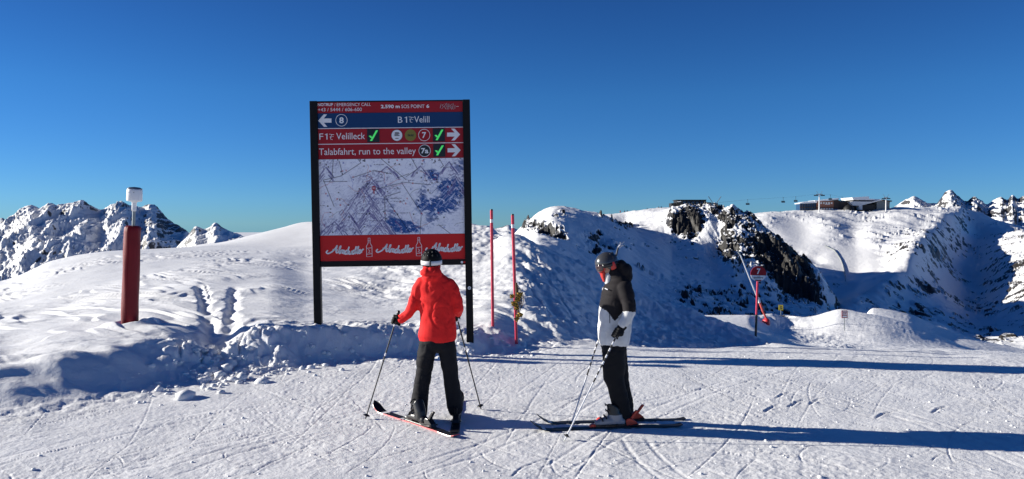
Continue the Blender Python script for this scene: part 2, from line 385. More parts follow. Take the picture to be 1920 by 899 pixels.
# ------------------------------------------------------------------ run and knoll beyond the edge, to the right
mid_prof = {
 1100: [(16,z(-4)),(30,z(-6)),(90,z(-16)),(160,z(-40))],
 1300: [(16,z(-2.6)),(30,647),(60,612),(90,592),(112,z(-14)),(160,z(-35))],
 1400: [(16,z(-2.6)),(30,652),(60,617),(90,591),(112,z(-14)),(160,z(-35))],
 1445: [(16,z(-2.6)),(30,660),(60,628),(82,612),(94,590),(112,z(-14)),(160,z(-35))],
 1480: [(16,z(-2.6)),(30,668),(60,640),(85,615),(96,598),(118,z(-16)),(160,z(-36))],
 1520: [(16,z(-2.7)),(30,672),(60,648),(80,622),(95,595),(115,z(-15)),(160,z(-36))],
 1580: [(16,z(-2.8)),(30,675),(55,652),(75,628),(92,582),(112,z(-13)),(160,z(-36))],
 1640: [(16,z(-2.8)),(30,675),(55,657),(75,626),(90,592),(104,z(-12)),(125,580),(145,z(-19)),(160,z(-36))],
 1700: [(16,z(-2.8)),(30,675),(55,657),(75,634),(88,606),(102,z(-12)),(125,588),(145,z(-21)),(160,z(-36))],
 1760: [(16,z(-2.9)),(30,676),(55,661),(75,645),(88,628),(102,z(-13.2)),(125,612),(145,z(-22)),(160,z(-36))],
 1840: [(16,z(-3)),(30,680),(55,668),(75,660),(90,z(-13)),(120,638),(145,z(-24)),(160,z(-36))],
 1920: [(16,z(-3)),(30,686),(55,676),(75,671),(90,z(-14)),(115,655),(145,z(-25)),(160,z(-36))],
 2300: [(16,z(-3.4)),(30,z(-5)),(75,z(-14)),(110,z(-20)),(160,z(-38))],
 3200: [(16,z(-6)),(30,z(-9)),(75,z(-20)),(110,z(-30)),(160,z(-48))],
}
T = Terrain(mid_prof, np.concatenate([np.linspace(1100,1290,20)[:-1],np.linspace(1290,1990,430),np.linspace(1990,3200,30)[1:]]),
            np.concatenate([np.linspace(16,30,10)[:-1], 1/np.linspace(1/30,1/95,130)[:-1], np.linspace(95,160,60)]))
X, Y, PX = T.X, T.Y, T.PX
Z = T.Z
run = 1-sst(1440,1520,PX+ (Y-60)*1.2)
Z += .16*fbm(X*.08,Y*.08,4,7)*(1-run*.8) + .02*fbm(X*.5,Y*.5,4,8)*(1-run)
m = np.exp(-(((PX-1465)/45)**2+((Y-88)/9)**2)); Z += m*(.35*fbm(X*.5,Y*.5,4,19)+.1*fbm(X*2,Y*2,3,20))
s1 = fbm(X*.08,Y*.1+.04*X,4,33); ter = s1*7; Z += (1-run)*.03*(np.floor(ter)+sst(0,.2,ter-np.floor(ter))-ter)
# stony strip along the foot of the knoll
cl = np.exp(-((q:=(PX-1560-(Y-60)*-2.6))/55)**2)*sst(40,50,Y)*(1-sst(72,85,Y))
cv, cb = cells(X*1.2,Y*1.2,5)
Z += cl*.22*(cv-.5)*sst(0,.3,cb)
rk = np.clip(cl*.75*sst(.0,.5,fbm(X*.5,Y*.5,3,55)),0,1)
M_MID = snow_material('mid_snow', near=False, rocks=True, nscale=.9, thr=.80)
T.build('piste', M_MID, rk); MID = T

# ------------------------------------------------------------------ rocky ridge across the bowl
A_prof = {
 500:  [(120,z(-40)),(200,z(-30)),(300,z(-25)),(330,z(-25)),(420,z(-40)),(520,z(-70))],
 900:  [(120,z(-30)),(200,480),(300,460),(330,456),(420,z(-20)),(520,z(-60))],
 960:  [(120,z(-30)),(200,472),(300,448),(335,443),(420,z(-10)),(520,z(-45))],
 985:  [(120,z(-30)),(190,478),(260,450),(310,424),(330,420),(400,z(-5)),(520,z(-40))],
 1010: [(120,z(-30)),(180,484),(250,440),(310,406),(325,399),(400,z(0)),(520,z(-40))],
 1042: [(120,z(-30)),(180,500),(230,455),(290,405),(320,388),(400,z(2)),(520,z(-40))],
 1090: [(120,z(-35)),(180,530),(230,480),(270,440),(310,404),(335,397),(400,z(2)),(520,z(-40))],
 1130: [(120,z(-35)),(180,548),(230,498),(280,450),(330,408),(350,404),(400,z(1)),(450,402),(520,z(-30))],
 1165: [(120,z(-35)),(180,562),(230,512),(290,455),(340,420),(360,416),(400,z(0)),(455,399),(520,z(-20))],
 1200: [(120,z(-38)),(180,575),(240,522),(310,458),(350,430),(375,426),(460,396),(520,z(-10))],
 1245: [(120,z(-40)),(180,588),(240,540),(310,475),(345,440),(365,418),(460,391),(520,z(0))],
 1262: [(120,z(-40)),(180,590),(240,545),(310,485),(345,440),(356,398),(370,389),(460,391),(520,z(0))],
 1320: [(120,z(-40)),(180,595),(240,560),(300,500),(335,450),(352,402),(370,385),(420,z(9)),(520,z(-20))],
 1345: [(120,z(-40)),(180,596),(240,566),(296,510),(330,460),(350,410),(366,390),(420,z(8)),(520,z(-20))],
 1372: [(120,z(-40)),(180,598),(240,570),(295,505),(330,440),(360,386),(420,z(6)),(520,z(-20))],
 1400: [(120,z(-40)),(180,600),(240,575),(290,520),(325,450),(352,402),(420,z(0)),(520,z(-30))],
 1430: [(120,z(-40)),(180,602),(240,580),(285,532),(315,470),(342,425),(420,z(-12)),(520,z(-40))],
 1480: [(120,z(-40)),(180,605),(240,586),(280,563),(305,500),(332,462),(420,z(-30)),(520,z(-50))],
 1530: [(120,z(-40)),(180,610),(240,592),(278,572),(296,530),(315,502),(400,z(-42)),(520,z(-55))],
 1560: [(120,z(-42)),(180,z(-24)),(240,z(-29)),(285,z(-30)),(297,550),(304,548),(400,z(-48)),(520,z(-60))],
 1610: [(120,z(-44)),(180,z(-28)),(240,z(-34)),(290,z(-38)),(400,z(-52)),(520,z(-60))],
 1900: [(120,z(-60)),(180,z(-60)),(240,z(-60)),(290,z(-60)),(400,z(-80)),(520,z(-90))],
}
T = Terrain(A_prof, np.concatenate([np.linspace(500,930,30)[:-1],np.linspace(930,1600,640),np.linspace(1600,1900,12)[1:]]),
            np.concatenate([np.linspace(120,176,12)[:-1], np.linspace(176,300,130)[:-1], np.linspace(300,380,170)[:-1], np.linspace(380,520,50)]))
X, Y, PX = T.X, T.Y, T.PX; Z = T.Z
PYb = HOR + F*(CAMZ-T.Zb)/Y
def blob(cx, cy, rx, ry, ang=0.0, p=1.0):
    c, s = math.cos(ang), math.sin(ang); a = (PX-cx)*c+(PYb-cy)*s; b = -(PX-cx)*s+(PYb-cy)*c
    return np.exp(-((a/rx)**2+(b/ry)**2)**p)
front = 1-sst(372,384,Y)
cliff = np.clip(blob(1290,415,34,32,0,2)+blob(1378,402,60,20,.28,2)+blob(1380,460,44,40,.3,2)*.95+blob(1474,498,86,40,.82,3)*1.4,0,1)*front
solid = blob(1474,500,84,36,.82,3)*front
lefty = np.clip(blob(1010,425,30,10,.25)+blob(1040,440,20,8,.4)+blob(1120,455,26,16,.6)*.8+blob(1165,410,16,8,.5)*.8+blob(1050,402,14,6)*.5+blob(1180,418,20,8,.4)*.7,0,1)*front
scat = np.clip(blob(1330,570,60,26)*.75+blob(1390,590,60,14)*.6+blob(1440,580,70,18,.2)*.4+blob(1300,480,50,20,.5)*.5+blob(1250,540,60,30)*.25,0,1)*front
nz = fbm(X*.055,Y*.05,4,3)
rk = np.clip(solid*.35+cliff*(.75+.5*nz)+lefty*(.8+.7*nz)+scat*sst(0.0,.5,fbm(X*.2,Y*.2,3,14)),0,1)
bo,bb = cells(X*.34,T.Zb*.45+Y*.06,77); bo2,bb2 = cells(X*.7,T.Zb*.9+Y*.12,78); nb = fbm(X*.06,Y*.03,3,79)
lowr = sst(1230,1330,PX)*sst(520,560,PYb)*.5+np.clip(lefty*1.2,0,1)+cliff*.4+blob(1345,560,60,30)*.4
rk = np.clip(rk+front*((bo>.80-.2*lowr)*sst(.08,.3,bb)*sst(-.25,.25,nb+lowr)*sst(.02,.3,lowr)+(bo2>.84-.22*lowr)*sst(.08,.3,bb2)*sst(.05,.35,nb*.7+lowr)),0,1)
c1,b1 = cells(X*.11+.3*nz,Y*.06,2); c2,b2 = cells(X*.28,Y*.16,4); c3,b3 = cells(X*.7,Y*.4,6)
c4,b4 = cells(X*1.5,Y*.8,16)
Z += rk*(4.2*(c1-.5)*sst(0,.25,b1)+3.4*(c2-.5)*sst(0,.25,b2)+2.0*(c3-.5)*sst(0,.3,b3)+.8*(c4-.5)) - rk*.8
Z += (1.3*fbm(X*.03,Y*.02,4,9)+.5*ridged(X*.08,Y*.03,3,11))*(1-rk)+.25*fbm(X*.15,Y*.15,3,10)
M_RIDGE = snow_material('ridge_rock_snow', near=False, rocks=True, nscale=.55, thr=.72, rock_a=(.010,.0095,.009), rock_b=(.038,.035,.032))
T.build('mountain_ridge', M_RIDGE, rk); RA = T

# ------------------------------------------------------------------ mountain side with the lift stations
B_prof = {
 1200: [(180,z(-90)),(300,z(-60)),(500,z(-30)),(700,z(-10)),(850,404),(1060,z(-10))],
 1380: [(180,z(-70)),(300,z(-45)),(500,475),(700,430),(850,404),(1060,z(-5))],
 1440: [(180,z(-60)),(260,z(-33)),(330,z(-34)),(500,480),(650,440),(850,400),(1060,z(0))],
 1500: [(180,z(-50)),(260,594),(290,582),(400,540),(480,500),(600,460),(720,425),(850,397),(1060,z(5))],
 1560: [(180,z(-50)),(250,605),(300,577),(380,562),(450,527),(540,480),(640,440),(740,415),(850,396),(1060,z(5))],
 1600: [(180,z(-48)),(250,602),(330,562),(400,548),(450,527),(540,480),(640,445),(740,418),(850,397),(1060,z(5))],
 1640: [(180,z(-48)),(250,610),(340,567),(400,535),(440,522),(540,475),(640,435),(760,410),(850,398),(1060,z(5))],
 1700: [(180,z(-50)),(250,625),(340,585),(400,548),(480,500),(580,455),(700,420),(830,398),(900,394),(1060,z(8))],
 1760: [(180,z(-52)),(250,635),(340,597),(440,546),(560,490),(700,440),(800,409),(920,390),(1060,z(10))],
 1800: [(180,z(-55)),(250,648),(340,612),(460,565),(600,508),(740,446),(820,413),(880,398),(960,387),(1060,z(15))],
 1815: [(180,z(-56)),(250,655),(340,622),(460,576),(560,534),(660,492),(760,457),(880,416),(965,392),(1060,z(5))],
 1840: [(180,z(-56)),(250,656),(340,618),(460,566),(560,526),(660,484),(760,454),(880,418),(955,400),(1060,z(0))],
 1868: [(180,z(-58)),(250,656),(340,610),(460,546),(560,503),(660,471),(760,448),(860,426),(935,412),(1060,z(-8))],
 1920: [(180,z(-58)),(250,654),(340,607),(460,543),(560,500),(660,469),(760,449),(860,437),(940,427),(1060,z(-12))],
 1990: [(180,z(-60)),(250,650),(340,602),(460,538),(560,496),(660,466),(760,450),(860,446),(930,452),(1060,z(-40))],
 2100: [(180,z(-62)),(340,z(-44)),(450,z(-40)),(740,z(-30)),(1000,z(-18)),(1060,z(-40))],
 2900: [(180,z(-110)),(450,z(-110)),(740,z(-100)),(1000,z(-90)),(1060,z(-95))],
}
T = Terrain(B_prof, np.concatenate([np.linspace(1200,1390,20)[:-1],np.linspace(1390,1990,520),np.linspace(1990,2900,30)[1:]]),
            np.concatenate([np.linspace(180,250,10)[:-1], 1/np.linspace(1/250,1/1000,300)[:-1], np.linspace(1000,1060,10)]))
X, Y, PX = T.X, T.Y, T.PX
c_ok = np.linspace(1200,2900,1701); zu = np.array([np.interp(c_ok, T.cols, r_) for r_ in T.Zb])      # round off creases between the profiles
kk = np.exp(-.5*(np.arange(-48,49)/19.0)**2); kk /= kk.sum()
zs = np.array([np.convolve(np.pad(r_,48,mode='edge'), kk, 'valid') for r_ in zu]); zs = np.array([np.interp(T.cols, c_ok, r_) for r_ in zs])
pyr = HOR + F*(CAMZ-T.Zb)/Y; wgt = sst(6,34,pyr-pyr.min(0)[None,:])*sst(1690,1740,PX)
T.Zb = T.Zb*(1-wgt)+zs*wgt; T.Z = T.Zb.copy(); Z = T.Z
PYb = HOR + F*(CAMZ-T.Zb)/Y
topf = 1-sst(840,850,Y)*(1-sst(1690,1720,PX))*.85
groom = np.clip(blob(1600,490,60,36,0,3)+blob(1500,440,60,30,.5,2)+blob(1550,570,110,12,-.35,2),0,1)
# spurs and gully on the right flank
spur = np.exp(-((PX-(1792-(PYb-400)*.78))/42)**2); gul = np.exp(-((PX-(1808+(PYb-400)*.30))/44)**2); sp2 = np.exp(-((PX-(1945+(PYb-420)*.25))/75)**2)
hh = sst(1,30,PYb-PYb.min(0)[None,:])
Z += hh*((1-sst(490,570,PYb))*9*spur + (1-sst(560,640,PYb))*(-5*gul + 9*sp2))
rel = sst(300,420,Y)*(1-groom)*(1-.6*topf)
Z += rel*(6.5*fbm(X*.011,Y*.006,4,61)+4.5*(ridged(X*.02+.004*Y,Y*.008,4,62)-.5))*(1-.5*sst(1740,1800,PX))*sst(1380,1470,PX+0*Y)
rocky = np.clip(sst(1640,1760,PX+ (PYb-500)*.3)*sst(400,440,PYb)*.85 + blob(1690,470,60,16,.4)*.5+blob(1560,420,50,10,.3)*.45+blob(1640,600,80,16)*.9+blob(1840,640,60,14,.2)*.8,0,1)*(1-groom)
rocky = rocky*(1-.45*sst(1740,1790,PX)*(1-sst(1850,1880,PX)))
eR = PX > 1832
n1 = np.where(eR, fbm(X*.05,Y*.02,4,23), fbm(X*.03,T.Zb*.05+Y*.01,4,23)); n2 = np.where(eR, fbm(X*.14,Y*.06,3,24), fbm(X*.09,T.Zb*.15+Y*.02,3,24))
rk = np.clip(rocky*sst(.12,.55,n1*.6+n2*.6),0,1)
rk = np.clip(rk+blob(1560,592,90,9,-.33,2)*sst(0,.4,n2)*.8+blob(1845,640,40,12)*.8*sst(-.2,.3,n2)+blob(1900,500,40,20,.8)*.7*sst(0,.4,n2),0,1)
bo,bb = cells(X*.15,T.Zb*.22+Y*.04,77); bo2,bb2 = cells(X*.30,T.Zb*.45+Y*.07,78); nb = fbm(X*.02,Y*.012,3,79)
boR,bbR = cells(X*.2,Y*.09,81); bo = np.where(eR,boR,bo); bb = np.where(eR,bbR,bb); boR,bbR = cells(X*.42,Y*.18,82); bo2 = np.where(eR,boR,bo2); bb2 = np.where(eR,bbR,bb2)
rk = np.clip(rk+(1-groom)*sst(250,300,Y)*((bo>.80-.12*nb-.10*rocky)*sst(.10,.3,bb)*.9*sst(-.3,.2,nb+rocky*.3)+(bo2>.90-.1*nb)*sst(.1,.3,bb2)*.8*sst(-.2,.3,nb+rocky*.4)),0,1)
c1,b1 = cells(X*.08,Y*.06,2); c2,b2 = cells(X*.2,Y*.14,4)
Z += rk*(2.2*(c1-.4)*sst(0,.25,b1)+2.0*(c2-.4)*sst(0,.25,b2)+.35*(bo-.3))
Z += (1-groom)*topf*(3.0*fbm(X*.012,Y*.009,4,31)+1.0*fbm(X*.05,Y*.03,4,32)+.4*ridged(X*.06,Y*.03,3,35))
# road cut and groomed pad
M_SIDE = snow_material('side_rock_snow', near=False, rocks=True, nscale=.35, thr=.72, rock_a=(.014,.013,.012), rock_b=(.055,.048,.042))
T.build('mountain_side', M_SIDE, rk); RB = T

# ------------------------------------------------------------------ distant ranges
def far_range(name, sil, D0, D1, base_py, seed, amp, colstep, thr, nsc, wide=(0,0), front_py=None):
    xs = [a for a,_ in sil]; ys = [b for _,b in sil]
    cols = np.concatenate([np.linspace(wide[0], xs[0], 12)[:-1] if wide[0] < xs[0] else [], np.arange(xs[0], xs[-1], colstep), np.linspace(xs[-1], wide[1], 12) if wide[1] > xs[-1] else [xs[-1]]])
    prof = {}
    for a, b in sil:
        prof[a] = [(D0, base_py), (D0+(D1-D0)*.35, base_py*.55+b*.45), (D0+(D1-D0)*.62, base_py*.22+b*.78+4), (D1*.985, b+2.5), (D1, b), (D1*1.12, b+80), (D1*1.4, b+200)]
    if wide[0] < xs[0]: prof[wide[0]] = [(y, p+ (60 if y > D0 else 0)) for y, p in prof[xs[0]]]
    if wide[1] > xs[-1]: prof[wide[1]] = [(y, p+ (60 if y > D0 else 0)) for y, p in prof[xs[-1]]]
    T = Terrain(prof, cols, np.concatenate([np.linspace(D0, D1, 190)[:-1], np.linspace(D1, D1*1.4, 14)]))
    X, Y = T.X, T.Y
    up = sst(D0, D0+(D1-D0)*.2, Y)
    u = X/D1*3500; v = Y/D1*3500
    rr = ridged(u*.0035+.0006*v, v*.0014, 6, seed, gain=.55)
    r2 = ridged(u*.014-T.Zb*.012, T.Zb*.026+v*.003, 5, seed+3, gain=.6); r3 = ridged(u*.04+T.Zb*.03, T.Zb*.07+v*.006, 4, seed+6, gain=.6)
    nearcrest = 1-.65*np.exp(-((Y-D1)/(D1*.03))**2)
    T.Z += up*nearcrest*(amp*.85*(rr-.45)+amp*.22*(r2-.4)+amp*.12*(r3-.4))
    rk = np.clip(.12+.6*fbm(u*.008,T.Zb*.01+v*.002,4,seed+5)+.45*np.exp(-((Y-D1)/(D1*.05))**2)+.35*sst(255,285,T.PX)*(1-sst(340,352,T.PX))*(seed==101),0,1)  # extra rock tone on the left range's right-hand face also paints in its shade
    mm = snow_material(name+'_rock', near=False, rocks=True, nscale=nsc, thr=thr, rock_a=(.03,.03,.034), rock_b=(.09,.085,.085))
    T.build(name, mm, rk)
    return T
sil_l = [(-60,430),(0,424),(20,410),(42,391),(60,383),(78,387),(92,382),(110,388),(130,386),(155,381),(172,388),(190,396),(214,384),(228,382),(245,388),(262,390),(280,380),(292,382),(304,395),(325,415),(350,434),(366,452),(420,480),(520,520)]
far_range('left_mountain', sil_l, 2300, 3600, 640, 101, 95, 1.35, .80, .045, (-900,700))
sil_l2 = [(270,520),(325,470),(348,447),(368,426),(384,431),(404,419),(422,430),(446,438),(470,450),(600,480)]
far_range('left_foothill', sil_l2, 1800, 2700, 600, 131, 55, 1.5, .75, .06, (180,700))
sil_r = [(1560,440),(1620,415),(1660,404),(1680,388),(1700,378),(1712,371),(1726,378),(1740,384),(1755,384),(1770,366),(1781,360),(1794,368),(1812,380),(1825,371),(1838,377),(1850,385),(1862,377),(1876,372),(1888,378),(1897,368),(1908,376),(1918,372),(1960,385),(2100,400)]
far_range('right_mountain', sil_r, 2000, 3000, 520, 171, 62, 1.4, .64, .06, (1400,2900))
sil_f = [(-1200,440),(-300,425),(-20,418),(6,411),(16,418),(60,430),(400,444),(700,440),(940,428),(952,424),(962,428),(1000,436),(1300,440)]
far_range('far_mountain', sil_f, 5000, 6500, 470, 191, 90, 6, .63, .03, (-1500,1900))
# valley floor out to the horizon
me = bpy.data.meshes.new('valley_floor'); R = 40000
bm = bmesh.new(); bmesh.ops.create_circle(bm, cap_ends=True, segments=64, radius=R); bm.to_mesh(me); bm.free()
o = link_mesh('valley_floor', me, M_SNOWF); o.location.z = -420; tag(o, kind='structure')
# the run behind the camera
me = bpy.data.meshes.new('snow_slope'); me.from_pydata([(-60,-60,-2),(60,-60,-2),(9,2.05,-.02),(-9,2.05,-.02),(-60,2.05,-4),(60,2.05,-4)],[],[(0,1,2,3),(0,3,4),(1,5,2)]); 
tag(link_mesh('snow_slope', me, M_SNOW), kind='structure')
#OBJECTS_BEGIN

# ================================================================== mesh tools
class MB:
    def __init__(s): s.v = []; s.f = []; s.m = []; s.sm = []
    def add(s, vs, fs, mi=0, smooth=False):
        n = len(s.v); s.v += [tuple(v) for v in vs]; s.f += [tuple(i+n for i in f) for f in fs]; s.m += [mi]*len(fs); s.sm += [smooth]*len(fs); return s
    def box(s, x0, x1, y0, y1, z0, z1, mi=0):
        v = [(x,y,z) for x in (x0,x1) for y in (y0,y1) for z in (z0,z1)]
        return s.add(v, [(0,1,3,2),(4,6,7,5),(0,4,5,1),(2,3,7,6),(0,2,6,4),(1,5,7,3)], mi)
    def tube(s, pts, rad, n=10, mi=0, cap=True):
        pts = [Vector(p) for p in pts]; N = len(pts)
        if not hasattr(rad, '__len__'): rad = [rad]*N
        vs = []; fs = []; u = None
        for i, p in enumerate(pts):
            t = (pts[min(i+1,N-1)]-pts[max(i-1,0)]).normalized()
            if u is None: u = t.orthogonal().normalized()
            u = (u - t*u.dot(t)).normalized(); w = t.cross(u)
            for k in range(n):
                a = 2*math.pi*k/n; vs.append(p + (u*math.cos(a)+w*math.sin(a))*rad[i])
        for i in range(N-1):
            for k in range(n):
                fs.append((i*n+k, i*n+(k+1)%n, (i+1)*n+(k+1)%n, (i+1)*n+k))
        s.add(vs, fs, mi, True)
        if cap:
            s.add(vs[:n], [tuple(range(n))[::-1]], mi); s.add(vs[-n:], [tuple(range(n))], mi)
        return s
    def lathe(s, prof, n=24, c=(0,0,0), mi=0, fn=None):
        vs = []; fs = []
        for r, zz in prof:
            for k in range(n):
                a = 2*math.pi*k/n; rr = r*(fn(a, zz) if fn else 1); vs.append((c[0]+rr*math.cos(a), c[1]+rr*math.sin(a), c[2]+zz))
        for i in range(len(prof)-1):
            for k in range(n): fs.append((i*n+k, i*n+(k+1)%n, (i+1)*n+(k+1)%n, (i+1)*n+k))
        s.add(vs, fs, mi, True); return s
    def prism(s, poly, y0, y1, mi=0):
        """polygon in x,z extruded along y"""
        n = len(poly); v = [(x,y0,zz) for x,zz in poly]+[(x,y1,zz) for x,zz in poly]
        return s.add(v, [tuple(range(n)), tuple(range(2*n-1,n-1,-1))]+[(i,i+n,(i+1)%n+n,(i+1)%n) for i in range(n)], mi)
    def mesh(s, name, mats):
        me = bpy.data.meshes.new(name); me.from_pydata(s.v, [], s.f)
        me.polygons.foreach_set('material_index', s.m); me.polygons.foreach_set('use_smooth', s.sm)
        for m in (mats if isinstance(mats, (list,tuple)) else [mats]): me.materials.append(m)
        bm = bmesh.new(); bm.from_mesh(me); bmesh.ops.recalc_face_normals(bm, faces=bm.faces); bm.to_mesh(me); bm.free()
        me.update(); return me
    def build(s, name, mats, parent=None, loc=None, bevel=0, label=None):
        o = bpy.data.objects.new(name, s.mesh(name, mats)); COL.objects.link(o)
        if parent: o.parent = parent
        if loc is not None: o.location = loc
        if bevel:
            b = o.modifiers.new('bevel','BEVEL'); b.width = bevel; b.segments = 2; b.limit_method = 'ANGLE'; b.harden_normals = False
        if label: o['label'] = label
        return o

M = dict(
 black=mat('black_powder_coat',(.005,.005,.006),.5,spec=.2), red=mat('sign_red',(.34,.016,.026),.6,spec=.2), blue=mat('sign_blue',(.008,.045,.14),.6,spec=.2),
 white=mat('print_white',(.78,.78,.80),.45), adred=mat('advert_red',(.60,.022,.022),.6,spec=.2), olive=mat('print_olive',(.20,.17,.02),.4),
 dark=mat('display_black',(.008,.009,.010),.3), pole=mat('marker_red',(.56,.03,.07),.4), poleblk=mat('marker_black',(.02,.02,.022),.5),
 pad=mat('pad_vinyl',(.17,.005,.010),.5,spec=.25,coat=.0,noise=.12,nscale=3), steel=mat('grey_steel',(.25,.27,.27),.4,metal=.7,noise=.1), capw=mat('white_plastic',(.75,.76,.78),.4),
 capt=mat('dark_lid',(.07,.10,.15),.3), yellow=mat('flag_yellow',(.65,.36,.02),.6), rope=mat('rope_brown',(.10,.06,.03),.9),
 silver=mat('silver_tube',(.62,.63,.66),.3,metal=.6), orange=mat('pink_red_plastic',(.60,.10,.08),.5),
)
mg, n_, l_, b_ = new_mat('green_led'); b_.inputs['Base Color'].default_value=(.03,.4,.08,1); b_.inputs['Emission Color'].default_value=(.08,.75,.16,1); b_.inputs['Emission Strength'].default_value=.55; M['led']=mg

# ================================================================== the piste information board
SL = 12.80; SRt = 12.88
A0 = P(582,188,SL); B0 = P(881,190,SRt)
yaw = math.atan2(B0.y-A0.y, B0.x-A0.x); WID = math.hypot(B0.x-A0.x, B0.y-A0.y)
KX = WID/303.0; KZ = 3.617/428.0*12.7/12.0
ROLL = math.radians(-.85)
base = P(596,622,SL)
sign = empty('information_board', base, 'tall black framed piste board with red and blue strips and a winter trail map', 'sign')
sign.rotation_euler = (0, ROLL, yaw)
H = lambda py: (617-py)*KZ; U = lambda px: (px-588)*KX      # board coordinates of photo measures
MBt = lambda: MB()
MB().box(U(582),U(596),-.05,.07,-.9,H(188.5)).build('post', M['black'], sign, bevel=.004)
MB().box(U(872),U(885.5),-.05,.07,-.9,H(188.5)).build('post', M['black'], sign, bevel=.004)
MB().box(U(596),U(872),-.02,.05,H(190.5),H(188.5)).build('top_rail', M['black'], sign)
MB().box(U(596),U(872),-.03,.05,H(496.5),H(486.5)).build('bottom_rail', M['black'], sign, bevel=.003)
MB().box(U(596),U(872),.02,.045,H(486.5),H(190.5)).build('back_plate', M['steel'], sign)
def panel(name, y0, y1, m):
    return MB().box(U(596.3),U(871.7),-.012,.018,H(y1),H(y0)).build(name, m, sign)
hdr = panel('header_panel', 191, 210.5, M['red'])
pb = panel('direction_panel', 211, 238.6, M['blue'])
pr1 = panel('direction_panel', 240, 267.6, M['red'])
pr2 = panel('direction_panel', 269, 296, M['red'])
for o_, l_ in ((pb,'blue strip pointing left to run 8 and lift B1'),(pr1,'red strip for lift F1 and run 7'),(pr2,'red strip for the run to the valley')): o_['label'] = l_
MB().box(U(596.3),U(871.7),-.010,.018,H(240),H(238.6)).build('divider', M['white'], sign)
MB().box(U(596.3),U(871.7),-.010,.018,H(269),H(267.6)).build('divider', M['white'], sign)
adp = panel('advert_panel', 438.2, 486, M['adred'])
FY = -.0135
def text(s_, x0, x1, z0, z1, m, parent, name='lettering', bold=0.0, shear=0.0, y=FY, ext=.0012, spacing=1.0):
    """flat lettering fitted to a box given in the parent's x,z metres"""
    c = bpy.data.curves.new('t', 'FONT'); c.body = s_; c.size = 1; c.resolution_u = 3; c.offset = bold; c.shear = shear; c.space_character = spacing
    t = bpy.data.objects.new('t', c); COL.objects.link(t)
    dg = bpy.context.evaluated_depsgraph_get(); dg.update()
    me = bpy.data.meshes.new_from_object(t.evaluated_get(dg)); bpy.data.objects.remove(t); bpy.data.curves.remove(c)
    n = len(me.vertices); co = np.empty(n*3, np.float32); me.vertices.foreach_get('co', co); co = co.reshape(-1,3)
    mn = co.min(0); mx = co.max(0)
    X_ = x0+(co[:,0]-mn[0])/max(mx[0]-mn[0],1e-6)*(x1-x0); Z_ = z0+(co[:,1]-mn[1])/max(mx[1]-mn[1],1e-6)*(z1-z0)
    out = np.stack([X_, np.full(n, y), Z_], -1).astype(np.float32)
    me.vertices.foreach_set('co', out.ravel()); me.materials.clear(); me.update()
    return link_mesh(name, me, m, parent)
def T_(s_, x0, x1, y0, y1, m, par, **k): return text(s_, U(x0), U(x1), H(y1), H(y0), m, par, **k)
w_ = M['white']
T_('NOTRUF', 596.8,625.5,192.2,197.6,w_,hdr,bold=.03); T_('/ EMERGENCY CALL', 628,697,192.2,198.2,w_,hdr)
T_('+43 / 5444 / 606-600', 596.8,680,201.2,207.5,w_,hdr)
T_('2.590 m', 716,752,196.3,203,w_,hdr,bold=.03); T_('SOS POINT', 755,799,196.5,203,w_,hdr); T_('6', 802.5,808,196.3,203,w_,hdr,bold=.03)
def strokes(lines, wd, tr, m, parent, name, y=FY, join=True):
    """flat pen strokes: lines of 2D points, tr maps them to x,z"""
    mb = MB()
    for L in lines:
        pts = [tr(*p) for p in L]
        n = len(pts); vs = []
        for i in range(n):
            a = pts[max(i-1,0)]; b = pts[min(i+1,n-1)]; dx, dz = b[0]-a[0], b[1]-a[1]; l = math.hypot(dx,dz) or 1
            w2 = wd/2*(1.0 if 0 < i < n-1 else .8)
            vs += [(pts[i][0]-dz/l*w2, y, pts[i][1]+dx/l*w2), (pts[i][0]+dz/l*w2, y, pts[i][1]-dx/l*w2)]
        mb.add(vs, [(2*i,2*i+1,2*i+3,2*i+2) for i in range(n-1)])
    return mb.build(name, m, parent)
def crom(pts, k=5):
    out = []; n = len(pts)
    for i in range(n-1):
        p0 = pts[max(i-1,0)]; p1 = pts[i]; p2 = pts[i+1]; p3 = pts[min(i+2,n-1)]
        for j in range(k):
            t = j/k
            out.append(tuple(.5*((2*p1[c])+(-p0[c]+p2[c])*t+(2*p0[c]-5*p1[c]+4*p2[c]-p3[c])*t*t+(-p0[c]+3*p1[c]-3*p2[c]+p3[c])*t**3) for c in (0,1)))
    return out+[pts[-1]]
# the jagged resort wordmark in the header
J = [[(0,.2),(.15,.8)],[(.1,1.0),(.2,.95)],[(.75,.9),(.35,.75),(.7,.45),(.3,.1)],[(1.2,1.0),(.85,.5),(1.15,0)],[(1.35,1.05),(1.4,0)],[(1.75,1.0),(1.7,0)],[(1.2,.55),(1.95,.5)],
     [(2.3,.9),(1.95,.5),(2.3,-.05),(2.35,.45),(2.15,.4)],[(2.6,1.0),(2.5,.1),(2.75,0)],[(2.95,.7),(2.9,.1)]]
strokes(J, .008, lambda a,b: (U(829+a*9.6), H(206-b*11)), w_, hdr, 'emblem')
strokes(J, .0045, lambda a,b: (U(829.3+a*9.6), H(206-b*11)), M['dark'], hdr, 'emblem', y=FY-.001)
strokes([[(0,0),(4.5,0)]], .008, lambda a,b: (U(859.5+a), H(200.8)), w_, hdr, 'emblem')
def arrow(px0, px1, py0, py1, par, left):
    w = px1-px0; h = py1-py0; c = (py0+py1)/2
    pts = [(0,0),(.42,-.5),(.68,-.5),(.42,-.17),(1,-.17),(1,.17),(.42,.17),(.68,.5),(.42,.5)]
    poly = [((px0+a*w) if left else (px1-a*w), c+b*h) for a,b in pts]
    MB().prism([(U(a),H(b)) for a,b in poly], FY-.0006, FY+.001).build('arrow', w_, par)
